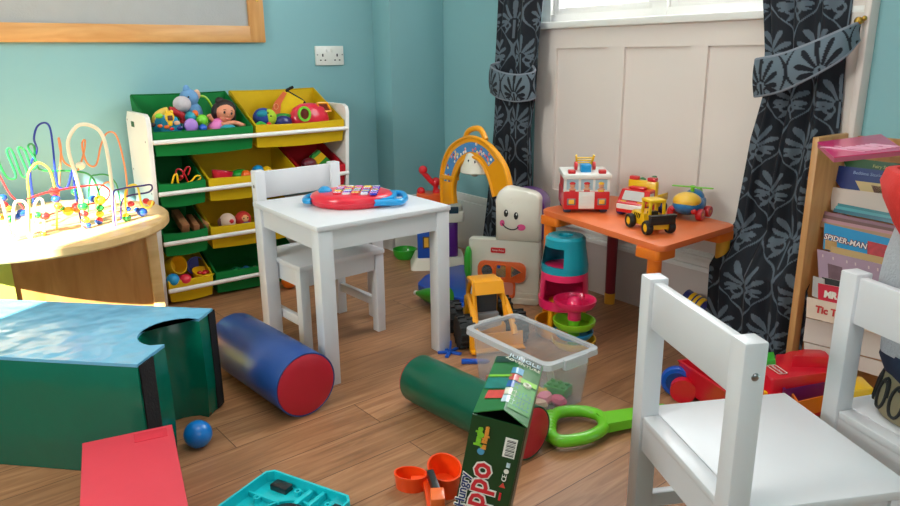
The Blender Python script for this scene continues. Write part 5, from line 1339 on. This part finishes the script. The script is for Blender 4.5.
mb = MB(); mb.sph((.002, .012, .010), (.043, .036, .037), 20, HM); mb.sph((.03, .012, -.02), (.020, .026, .036), 14, HM); mb.sph((-.033, .014, -.006), (.014, .024, .032), 14, HM); mb.sph((-.02, .02, .034), (.018, .016, .016), 12, HM); mb.done('hair', HAIR, o)
mb = MB()
for sx in (-1, 1): mb.sph((sx*.014, -.0335, .004), (.0042, .003, .0055), 10, HM)
mb.done('eyes', INK, o)
MB().tube([HM @ V((x, -.0345-.0006*(1-abs(x)/.01), -.0165-.003*(1-(x/.01)**2))) for x in (-.01, -.005, 0, .005, .01)], .0014, 6).done('mouth', RED, o)
for sx in (-1, 1): MB().tube([HM @ V((sx*.009, -.0335, .015)), HM @ V((sx*.019, -.031, .014))], .001, 6).done('eyebrow', HAIR, o)
mb = MB(); mb.tube([p for p, r in body[:3]], .02, 16, rs=[.015, .0265, .0285]); mb.done('top', plastic('doll_pink', (230, 120, 190), .6), o)
o = simple('toy_piece', 'teal and yellow toy under the doll in the large green bin', 'baby toy', 228, 128, 2.715, 6, TEAL, (1.3, .8, .6))
# yellow bin
o = wthing('cloth_ball', 'stuffed patchwork ball with a lime face and red nose in the large yellow bin', 'soft toy', at(262, 120, Y=2.75))
c = at(263.5, 118, Y=2.76); rb_ = 10.5*pxm(c)
mb = MB(); mb.sph(c, (rb_, rb_, rb_*.95), 24); cb = mb.done('body', mat('navy_patch_cloth', (30, 60, 140), .8, .3, scale=40), o)
mb = MB(); mb.sph(c+V((.016, -.014, .002)), (rb_*.75, rb_*.75, rb_*.8), 20); mb.done('face_patch', mat('lime_cloth', (170, 200, 40), .8, .1), o)
mb = MB(); mb.sph(c+V((-.010, -.02, .016)), (rb_*.6, rb_*.5, rb_*.4), 16); mb.done('teal_patch', mat('teal_cloth', (20, 130, 150), .8, .2), o)
mb = MB(); mb.sph(at(269, 124.5, Y=2.70), .010, 12); mb.done('nose', mat('red_cloth', (220, 40, 50), .8), o)
mb = MB(); mb.tube(smooth([at(*p, Y=2.69) for p in ((256, 126), (260, 123), (265, 125), (267, 128))], 4), .007, 8); mb.done('foot_patch', mat('leaf_cloth', (60, 170, 60), .8), o)
for px, py in ((268, 113), (271, 116)):
    mb = MB(); mb.sph(at(px, py, Y=2.712), .0035, 8); mb.done('eye', INK, o)
o = wthing('cloth_bag', 'yellow and orange cloth toy bag with a black strap leaning in the large yellow bin', 'soft toy', at(288, 115, Y=2.84))
a, b = at(279, 112, Y=2.83), at(293, 104, Y=2.85)
mb = MB(); mb.loft([at(*p, Y=2.82) for p in ((272, 112), (278, 116), (296, 122), (304, 101), (288, 92), (283, 92))], [at(*p, Y=2.88) for p in ((272, 112), (278, 116), (296, 122), (304, 101), (288, 92), (283, 92))]); mb.done('yellow_cloth', mat('bag_yellow', (232, 200, 10), .8, .08, scale=60), o)
mb = MB(); mb.loft([at(*p, Y=2.815) for p in ((271, 112), (280, 117), (281, 104), (287, 93), (283, 91.5), (274, 103))], [at(*p, Y=2.825) for p in ((271, 112), (280, 117), (281, 104), (287, 93), (283, 91.5), (274, 103))]); fp = mb.done('orange_panel', mat('bag_orange', (226, 110, 60), .8, .1, scale=60), o)
MB().tube([at(276+2.2*math.cos(k*PI/6), 106.5+2.8*math.sin(k*PI/6), Y=2.812) for k in range(12)], .0016, 6, closed=True).done('stitched_ring', mat('bag_stitch', (240, 160, 110), .8), fp)
mb = MB(); mb.tube(smooth([at(*p, Y=2.83) for p in ((293, 87), (289, 89), (287, 91), (295, 96), (303, 101), (306, 106))], 5), .006, 8); mb.done('strap', mat('strap_black', (18, 18, 18), .8), o)
o = wthing('shape_sorter', 'red shape sorter with green round rim and yellow square frame', 'toy', at(309, 122, Y=2.76))
c = at(309, 116, Y=2.765); k = pxm(c)
mb = MB(); mb.lathe([(.001, -14*k), (15*k, -13*k), (19*k, -8*k), (18.5*k, 0), (15*k, 8*k), (8*k, 12*k), (.001, 13*k)], c, 28, sx=1.12, sy=.62); ss = mb.done('body', PINKRED, o)
cc = at(304, 114, Y=2.765-.052); Mx = Matrix.Translation(cc) @ Matrix.Rotation(R(84), 4, 'X') @ Matrix.Rotation(R(10), 4, 'Y')
mb = MB(); mb.lathe([(5.2*k, 0), (7.4*k, 0), (7.4*k, .006), (5.2*k, .006)], seg=28, M=Mx, hollow=True); mb.done('round_hole_rim', LIME, o)
mb = MB(); mb.lathe([(.001, .002), (5.4*k, .002)], seg=24, M=Mx); mb.done('round_hole', plastic('deep_red', (130, 50, 30)), o)
sq = [(317, 103), (327, 103), (331, 111), (320, 112)]; A = [at(*p, Y=2.742) for p in sq]; cA = sum(A, V())/4
for i in range(1): MB().tube([A[0], (A[0]+A[1])/2, A[1], (A[1]+A[2])/2, A[2], (A[2]+A[3])/2, A[3], (A[3]+A[0])/2], .005, 8, closed=True).done('square_frame', AMB, o)
mb = MB(); mb.loft([cA+(p-cA)*.95+V((0, .003, 0)) for p in A], [cA+(p-cA)*.95+V((0, .006, 0)) for p in A]); mb.done('square_hole', plastic('deep_red', (130, 50, 30)), o)
simple('toy_piece', 'navy toy piece between the cloth ball and the red shape sorter', 'toy', 283, 122, 2.74, 8, NAVY, (1.2, .7, .8))
simple('toy_piece', 'green toy piece under the yellow cloth bag', 'toy', 282, 116.5, 2.77, 6.5, GRN, (1.6, .8, .5))
# second tier
o = wthing('wire_toy', 'small red and yellow wire toy in the small green bin', 'toy', at(182, 182, Y=2.75))
MB().tube(smooth([at(*p, Y=2.75) for p in ((188, 182), (183, 172), (178, 169), (176, 173), (180, 180), (186, 168), (190, 168), (188, 175))], 5), .0035, 8).done('red_wire', RED, o)
MB().tube(smooth([at(*p, Y=2.72) for p in ((172, 184), (174, 176), (177, 175), (179, 184), (190, 182), (196, 176), (201, 177), (196, 182), (188, 184))], 5), .0038, 8).done('yellow_wire', YEL, o)
mb = MB(); mb.sph(at(181.5, 177, Y=2.735), .008, 12); mb.done('bead', RED, o)
o = wthing('pink_bowl', 'pink red plastic bowl in the wide yellow bin', 'bowl', at(222, 176, Y=2.76))
c = at(222, 177, Y=2.76); k = pxm(c)
mb = MB(); mb.lathe([(.001, -7*k), (8*k, -7*k), (10.5*k, 6*k), (9.9*k, 6*k), (7.4*k, -6*k), (.001, -6*k)], (0, 0, 0), 28, M=Matrix.Translation(c) @ Matrix.Rotation(R(10), 4, 'Y')); mb.done('bowl', PINKRED, o)
simple('toy_ball', 'green ball in the wide yellow bin', 'ball', 240, 175, 2.76, 7.5, GRN, (1.3, 1, .8)); simple('toy_ball', 'orange ball in the wide yellow bin', 'ball', 246, 175, 2.73, 5, ORA)
simple('toy_ball', 'blue ball behind the chair in the wide yellow bin', 'ball', 258, 171, 2.78, 6, SKY); simple('toy_ball', 'yellow ball behind the chair in the wide yellow bin', 'ball', 267, 171, 2.77, 5, YEL)
o = wthing('picture_book', 'green and red picture book standing in the red bin', 'book', at(322, 162, Y=2.78))
q = [at(*p, Y=2.76) for p in ((311, 157), (319, 150), (333, 163), (325, 172))]
mb = MB(); mb.loft(q, [p+V((0, .02, 0)) for p in q]); cv = mb.done('cover', plastic('book_green', (50, 150, 60)), o)
q2 = [q[0].lerp(q[3], a)+V((0, -.0012, 0)) for a in (.15, .5)]+[q[1].lerp(q[2], a)+V((0, -.0012, 0)) for a in (.5, .15)]
mb = MB(); mb.loft(q2, [p+V((0, .001, 0)) for p in q2]); mb.done('picture', YEL, cv)
o = simple('toy_piece', 'dark red toy piece at the left of the red bin', 'toy', 309, 164, 2.76, 8, plastic('maroon', (110, 30, 50)), (1, .8, .8))
# third tier
WBL = wood('raw_block_wood', (150, 98, 62), (180, 126, 84), .55, (3, 20, 20))
for k, (pa, pb, w_, lab) in enumerate((((175, 213), (186, 229), 8, 'fat wooden block leaning in the green bin on the third tier, the leftmost'), ((189, 218), (197, 229), 6, 'wooden block in the green bin on the third tier, between two others'), ((196, 218), (207, 228), 5, 'slim wooden block in the green bin on the third tier, the rightmost'))):
    a, b = at(*pa, Y=2.84), at(*pb, Y=2.725); mb = MB(); mb.bar(a-(a+b)/2, b-(a+b)/2, w_*.0036, .034, .002); o = mb.done('wooden_block', WBL); o.location = (a+b)/2; tag(o, lab, 'block', 'wooden blocks in the third tier bin')
for nm, px, py, r, m, lab in (('puppet_head', 227.5, 221, 8, mat('puppet_pale', (226, 196, 176), .7), 'pale round puppet head with a red mouth in the yellow third tier bin'), ('puppet_head', 243, 219, 8, mat('puppet_red', (204, 50, 40), .7), 'red puppet head with a face patch in the yellow third tier bin')):
    o = wthing(nm, lab, 'puppet', at(px, py+5, Y=2.76)); c = at(px, py, Y=2.755); k = pxm(c)
    mb = MB(); mb.sph(c, (r*k, r*k, r*k), 20); mb.sph(c+V((0, .01, -r*k)), (r*k*.8, r*k*.8, r*k*.7), 14); mb.done('head', m, o)
    if px < 235:
        mb = MB(); mb.sph(c+V((.006, -r*k*.93, .003)), (.010, .004, .009), 10); mb.done('mouth', RED, o)
        mb = MB(); mb.sph(c+V((-.03, .0, -.002)), (.010, .012, .018), 10); mb.done('ear', mat('puppet_brown', (120, 80, 70), .8), o)
    else:
        mb = MB(); mb.sph(c+V((.0, -r*k*.45, .004)), (r*k*.62, r*k*.62, r*k*.62), 14); mb.done('face', mat('puppet_face', (236, 170, 110), .7), o)
        mb = MB(); mb.sph(c+V((.002, -r*k*.8, -.014)), (.018, .010, .010), 10); mb.done('collar', NAVY, o)
        for sx in (-1, 1): mb = MB(); mb.sph(c+V((sx*.008, -r*k*1.04, .010)), .003, 8); mb.done('eye', INK, o)
# bottom tier
def cup(nm, label, cat, px, py, Y, r0, r1, h, m, rot):
    c = at(px, py, Y=Y); k = pxm(c); o = thing(nm, label, cat, c, 0, None, rot)
    mb = MB(); mb.lathe([(.001, -h*k/2), (r0*k, -h*k/2), (r1*k, h*k/2), ((r1-.8)*k, h*k/2), ((r0-.8)*k, -h*k/2+.003), (.001, -h*k/2+.003)], seg=28); mb.done('cup', m, o); return o
cup('toy_cup', 'yellow toy cup lying on its side in the bottom yellow bin', 'cup', 174, 266, 2.80, 8, 9.5, 17, YEL, (R(60), R(50), 0))
cup('toy_cup', 'violet blue toy cup lying at the back of the bottom yellow bin', 'cup', 196, 265, 2.845, 8, 9, 13, plastic('violet_blue', (90, 90, 190)), (R(70), R(-60), 0))
yb_ = cup('toy_bowl', 'yellow toy bowl holding red pieces in the bottom yellow bin', 'bowl', 203, 275, 2.76, 8, 11, 9, YEL, (R(14), R(8), 0))
for dx, dy in ((-.012, .0), (.012, .006), (.0, -.014), (.016, -.010)):
    c = at(203, 274, Y=2.76); mb = MB(); mb.sph((0, 0, 0), (.011, .009, .007), 10); o = mb.done('red_counter', RED); o.location = c+V((dx, dy, .008)); tag(o, 'small red counter in the yellow toy bowl of the bottom bin', 'counter', 'red counters in the yellow bowl')
simple('toy_ball', 'sky blue ball at the front of the bottom yellow bin', 'ball', 173, 280, 2.735, 6.5, SKY); simple('toy_ball', 'raspberry ball beside the sky blue one in the bottom yellow bin', 'ball', 185, 279, 2.735, 6.5, PINKRED, (1, 1, .8))
for px, py, m, lab, w_ in ((236, 271, plastic('block_green', (20, 120, 70)), 'small green block in the dark green bottom bin', .032), (246, 270, plastic('block_blue', (40, 110, 180)), 'small blue block in the dark green bottom bin', .028), (255, 270, mat('block_beige', (190, 160, 110), .6), 'small beige block in the dark green bottom bin', .024)):
    p = at(px, py, Y=2.78); o = brick('toy_block', lab, 'block', p.x, p.y, p.z-.014, .4, w_, w_, .026, m, (1, 1), 'blocks in the bottom green bin')

# ------------------------------------------------------------------ bookcase and books
BKW = wood('bookcase_pine', (196, 140, 84), (220, 168, 110), .4, (16, 16, 3))
bk = wthing('bookcase', 'low wooden display bookcase beside the right curtain', 'bookcase', (1.98, .6, 0))
mb = MB(); mb.bx(1.885, 2.085, .918, .936, .0, .708, .002); mb.done('side_panel', BKW, bk)
mb = MB(); mb.bx(1.885, 2.085, .215, .233, .0, .708, .002); mb.done('side_panel', BKW, bk)
mb = MB(); mb.bx(2.07, 2.085, .233, .918, .0, .70); mb.done('back_panel', BKW, bk)
mb = MB(); mb.bx(1.90, 2.07, .233, .918, .03, .045); mb.done('bottom_shelf', BKW, bk)
mb = MB(); mb.bx(2.045, 2.07, .233, .918, .655, .668); mb.done('top_shelf', BKW, bk)
POCK = mat('pocket_board', (214, 200, 190), .5, .04)
def tilt_quad(px, X, deg):
    n = V((-math.cos(R(deg)), 0, math.sin(R(deg)))); P0 = at(*px[0], X=X)
    return [at(*p, P=P0, n=n) for p in px], n
def book(nm, label, px, X, deg, m, th=.008, cat='book', grp='children\'s books in the bookcase', page=True):
    Q, n = tilt_quad(px, X, deg); c = sum(Q, V())/4
    o = wthing(nm, label, cat, c, grp)
    mb = MB(); mb.loft([p-n*.0015 for p in Q], Q); cv = mb.done('cover', m, o)
    if page:
        mb = MB(); mb.loft([c+(p-c)*.985-n*th for p in Q], [c+(p-c)*.985-n*.0015 for p in Q]); mb.done('pages', PAPER, o)
    return o, Q, n, cv
def onbook(Q, n, s, t, lift=.0008):
    return Q[0].lerp(Q[1], s).lerp(Q[3].lerp(Q[2], s), t)+n*lift
def bookpic(bk_, name, m, s0, s1, t0, t1):
    o, Q, n, cv = bk_; A = [onbook(Q, n, s, t, .0004) for s, t in ((s0, t0), (s1, t0), (s1, t1), (s0, t1))]
    mb = MB(); mb.loft(A, [p+n*.0006 for p in A]); return mb.done(name, m, cv)
def booktext(bk_, body, size, m, s, t, bold=.0):
    o, Q, n, cv = bk_; M = frame(onbook(Q, n, s, t, .0016), Q[1]-Q[0], (Q[0]-Q[3]))
    return text(body, size, m, cv, WINV[o.name] @ M, 'lettering', bold=bold)
def ctr(Q): return sum(Q, V())/4
for nm, px, X in (('pocket_front', [(831, 187), (930, 200), (930, 222), (831, 210)], 1.995), ('pocket_front', [(806, 318), (930, 346), (930, 372), (803, 341)], 1.905), ('pocket_front', [(804, 342), (930, 374), (930, 392), (804, 354)], 1.90)):
    Q, n = tilt_quad(px, X, 6); mb = MB(); mb.loft([p-n*.004 for p in Q], Q); mb.done(nm, POCK, bk)
mg = plastic('magenta_cover', (222, 24, 110)); mgd = mat('magenta_print', (120, 20, 60), .4)
# pink book lying on top
zt_ = .716
Q = [at(*p, z=zt_) for p in ((817, 142), (881, 134), (905, 150), (834, 157))]
o = wthing('book', 'magenta princess book lying on top of the bookcase', 'book', ctr(Q), 'children\'s books in the bookcase')
mb = MB(); mb.loft([p-V((0, 0, .002)) for p in Q], Q); cvp = mb.done('cover', mg, o)
c = ctr(Q); mb = MB(); mb.loft([c+(p-c)*.98-V((0, 0, .012)) for p in Q], [c+(p-c)*.98-V((0, 0, .002)) for p in Q]); mb.done('pages', mat('pink_pages', (190, 80, 110), .6), o)
pm = Q[3].lerp(Q[2], .5).lerp(Q[0].lerp(Q[1], .5), .34)+V((0, 0, .0012))
text('Princess', .066, mat('princess_print', (255, 190, 214), .4), cvp, WINV[o.name] @ frame(pm, Q[1]-Q[0], Q[0]-Q[3]) @ Matrix.Diagonal((.74, 2.1, 1, 1)), 'lettering', bold=.0006)
b1 = book('book', 'dark green book behind the blue one on the top tier', [(842, 157), (930, 167), (930, 186), (848, 172)], 2.03, 8, plastic('cover_dark_green', (20, 74, 34)))
booktext(b1, 'Fairy Stories', .012, mat('gold_print', (190, 190, 120), .4), .5, .35)
b2_ = book('book', 'dark blue book with a picture panel on the top tier', [(825, 164), (930, 176), (930, 204), (843, 192)], 2.012, 8, plastic('cover_blue', (22, 46, 112)))
bookpic(b2_, 'picture', mat('picture_sand', (206, 182, 130), .5, .15), .24, .95, .5, .98); bookpic(b2_, 'picture', mat('picture_brown', (110, 70, 60), .5, .4, scale=60), .40, .52, .6, .9); bookpic(b2_, 'picture', mat('picture_rust', (180, 90, 40), .5, .4, scale=60), .55, .70, .66, .92)
booktext(b2_, 'Bedtime Stories', .012, mat('silver_print', (150, 170, 210), .4), .42, .2)
TB = [plastic('cover_teal', (24, 120, 130)), plastic('cover_aqua', (70, 160, 170)), plastic('cover_sea', (30, 100, 120))]
for k in range(3):
    d = 2.6*k
    book('book', ['thin teal book, topmost of three leaning on the second tier', 'thin aqua book, the middle of three on the second tier', 'thin sea green book, lowest of three on the second tier'][k], [(838-2*k, 203+d), (930, 221+d), (930, 226+d), (837-2*k, 206.5+d)], 1.985-.005*k, 12, TB[k], .004)
PM = [mat('mauve_cover', (150, 110, 124), .5, .1), mat('brown_cover', (120, 84, 82), .5, .1), mat('rose_cover', (190, 140, 146), .5, .1), mat('tan_cover', (176, 140, 110), .5, .1)]
for k in range(4):
    d = 3*k
    book('magazine', ['mauve magazine on the third tier, the rearmost of four', 'brown magazine on the third tier, second of four', 'rose magazine on the third tier, third of four', 'tan magazine on the third tier, nearest of four'][k], [(824-3*k, 211+d), (930, 233+d), (930, 240+d), (822-2*k, 217+d)], 1.966-.004*k, 10, PM[k], .003)
b3 = book('book', 'sky blue comic book with red and white title lettering on the third tier', [(824.5, 223), (930, 248), (930, 272), (823, 249)], 1.948, 8, plastic('cover_sky', (40, 150, 206)))
booktext(b3, 'SPIDER-MAN', .020, mat('title_dark', (120, 20, 40), .4), .225, .52, .0016); o_, Q_, n_, cv_ = b3
M = frame(onbook(Q_, n_, .225, .52, .0026), Q_[1]-Q_[0], Q_[0]-Q_[3]); text('SPIDER-MAN', .020, mat('title_white', (246, 240, 236), .4), cv_, WINV[o_.name] @ M, 'lettering', bold=.0002)
bookpic(b3, 'picture', mat('picture_red', (190, 50, 60), .4, .4, scale=80), .44, .66, .3, .9); bookpic(b3, 'picture', mat('picture_ochre', (190, 150, 90), .4, .3, scale=60), .02, .14, .62, .98)
b4 = book('book', 'tan book standing behind the lilac one', [(831, 246), (930, 268), (930, 280), (830, 254)], 1.936, 8, mat('cover_tan', (196, 160, 106), .5, .08), .006)
b5 = book('book', 'lilac book with a dark oval picture on the fourth tier', [(817, 249), (930, 276), (930, 320), (819, 282)], 1.925, 8, mat('cover_lilac', (170, 140, 160), .45, .1))
bookpic(b5, 'picture', mat('picture_plum', (110, 80, 90), .5, .3, scale=60), .10, .24, .35, .8); booktext(b5, 'HAPPY', .016, mat('plum_print', (80, 50, 60), .5), .40, .55, .0006)
for s in (.05, .15, .28, .36, .48, .56): bookpic(b5, 'dot', mat('picture_cream', (214, 190, 190), .5), s, s+.012, .12, .2)
b6 = book('book', 'black book behind the red one on the fourth tier', [(822, 277), (930, 302), (930, 330), (822, 290)], 1.905, 8, plastic('cover_black', (26, 24, 26), .4))
b6b = book('book', 'grey book at the left end of the fourth tier', [(813, 276), (824, 279), (824, 300), (812, 296)], 1.896, 8, mat('cover_grey', (176, 172, 168), .5), .005)
b7 = book('book', 'red book with white capital letters on the fifth tier', [(818, 283), (930, 305), (930, 330), (818, 302)], 1.888, 8, plastic('cover_red', (204, 34, 60)))
booktext(b7, 'MR', .024, PAPER, .125, .5, .0014); booktext(b7, 'MEN', .020, PAPER, .33, .55, .0008)
b8 = book('book', 'cream book with red lettering on the fifth tier', [(807, 297), (930, 324), (930, 346), (806, 317)], 1.878, 8, mat('cover_cream', (222, 200, 180), .5, .05))
booktext(b8, 'Tic Toc', .026, mat('red_print', (196, 40, 40), .4), .22, .5, .001)

# ------------------------------------------------------------------ cloth bag on the right chair
cb_ = V((1.385, .400, 0)); fh = cb_.normalized()
bag = wthing('cloth_bag', 'grey knitted bag with a rolled red rim and patterned base on the right chair', 'bag', (cb_.x, cb_.y, HS))
def bp_(px, py):
    p = at(px, py, P=cb_, n=fh); return (V((p.x, p.y, 0))-cb_).length, p.z
KN = mat('grey_knit', (176, 178, 184), .95, .12, scale=160, bump=.6, bscale=260); DEN = mat('denim_band', (30, 44, 70), .9, .3, scale=60)
RK = mat('red_knit', (214, 50, 44), .9, .08, bump=.4, bscale=240)
fold = lambda a, z: .035*math.sin(5*a+8*z)+.02*math.sin(9*a+1)
top = [bp_(897, 226), bp_(888, 250), bp_(882, 275), bp_(881, 292), bp_(885, 315), bp_(884, 335), bp_(883, 344)]
mb = MB(); mb.lathe([(r, z) for r, z in top], cb_, 48, wob=fold); mb.done('knit_body', KN, bag)
prof = [bp_(884, 342), bp_(881, 352), bp_(885, 364), bp_(889, 372)]
mb = MB(); mb.lathe(prof, cb_, 40, wob=lambda a, z: .03*math.sin(6*a+3)); mb.done('denim_band', DEN, bag)
rim = [bp_(899, 232), bp_(891, 215), bp_(886, 195), bp_(886, 180), bp_(893, 168), bp_(903, 168), bp_(908, 180)]
rim += [(rim[-1][0]*.88, rim[-1][1]-.03), (rim[-1][0]*.8, rim[-1][1]-.10)]
mb = MB(); mb.lathe(rim, cb_, 44, wob=lambda a, z: .06*math.sin(3*a+20*z)+.03*math.sin(8*a)); mb.done('rolled_rim', RK, bag)
base = [bp_(888, 364), bp_(880, 378), bp_(874, 394), bp_(876, 408), bp_(884, 420)]; base.append((base[-1][0]*.8, HS+.002)); base = [(r, max(z, HS+.002)) for r, z in base]
mb = MB(); mb.lathe(base, cb_, 40); bb = mb.done('patterned_base', mat('tan_print_cloth', (156, 142, 112), .85, .15, scale=40), bag)
pr_ = mat('print_dark_scrolls', (48, 46, 46), .85)
def rad_at(z):
    for (r0, z0), (r1, z1) in zip(base, base[1:]):
        if z1 <= z <= z0 or z0 <= z <= z1: return r0+(r1-r0)*((z-z0)/(z1-z0) if abs(z1-z0) > 1e-6 else 0)
    return base[-2][0]
zlo, zhi = base[-2][1], base[0][1]
for k in range(16):
    a0 = 2*PI*k/16; pts = []
    for j in range(26):
        t_ = j/25*2.6*PI; rr = 1-.28*j/25
        a = a0+.16*rr*math.cos(t_)+.0; z = (zlo+zhi)/2+(zhi-zlo)*.40*rr*math.sin(t_)
        r = rad_at(z)+.001; pts.append(cb_+V((r*math.cos(a), r*math.sin(a), z)))
    MB().tube(pts, .003, 6).done('scroll', pr_, bb)
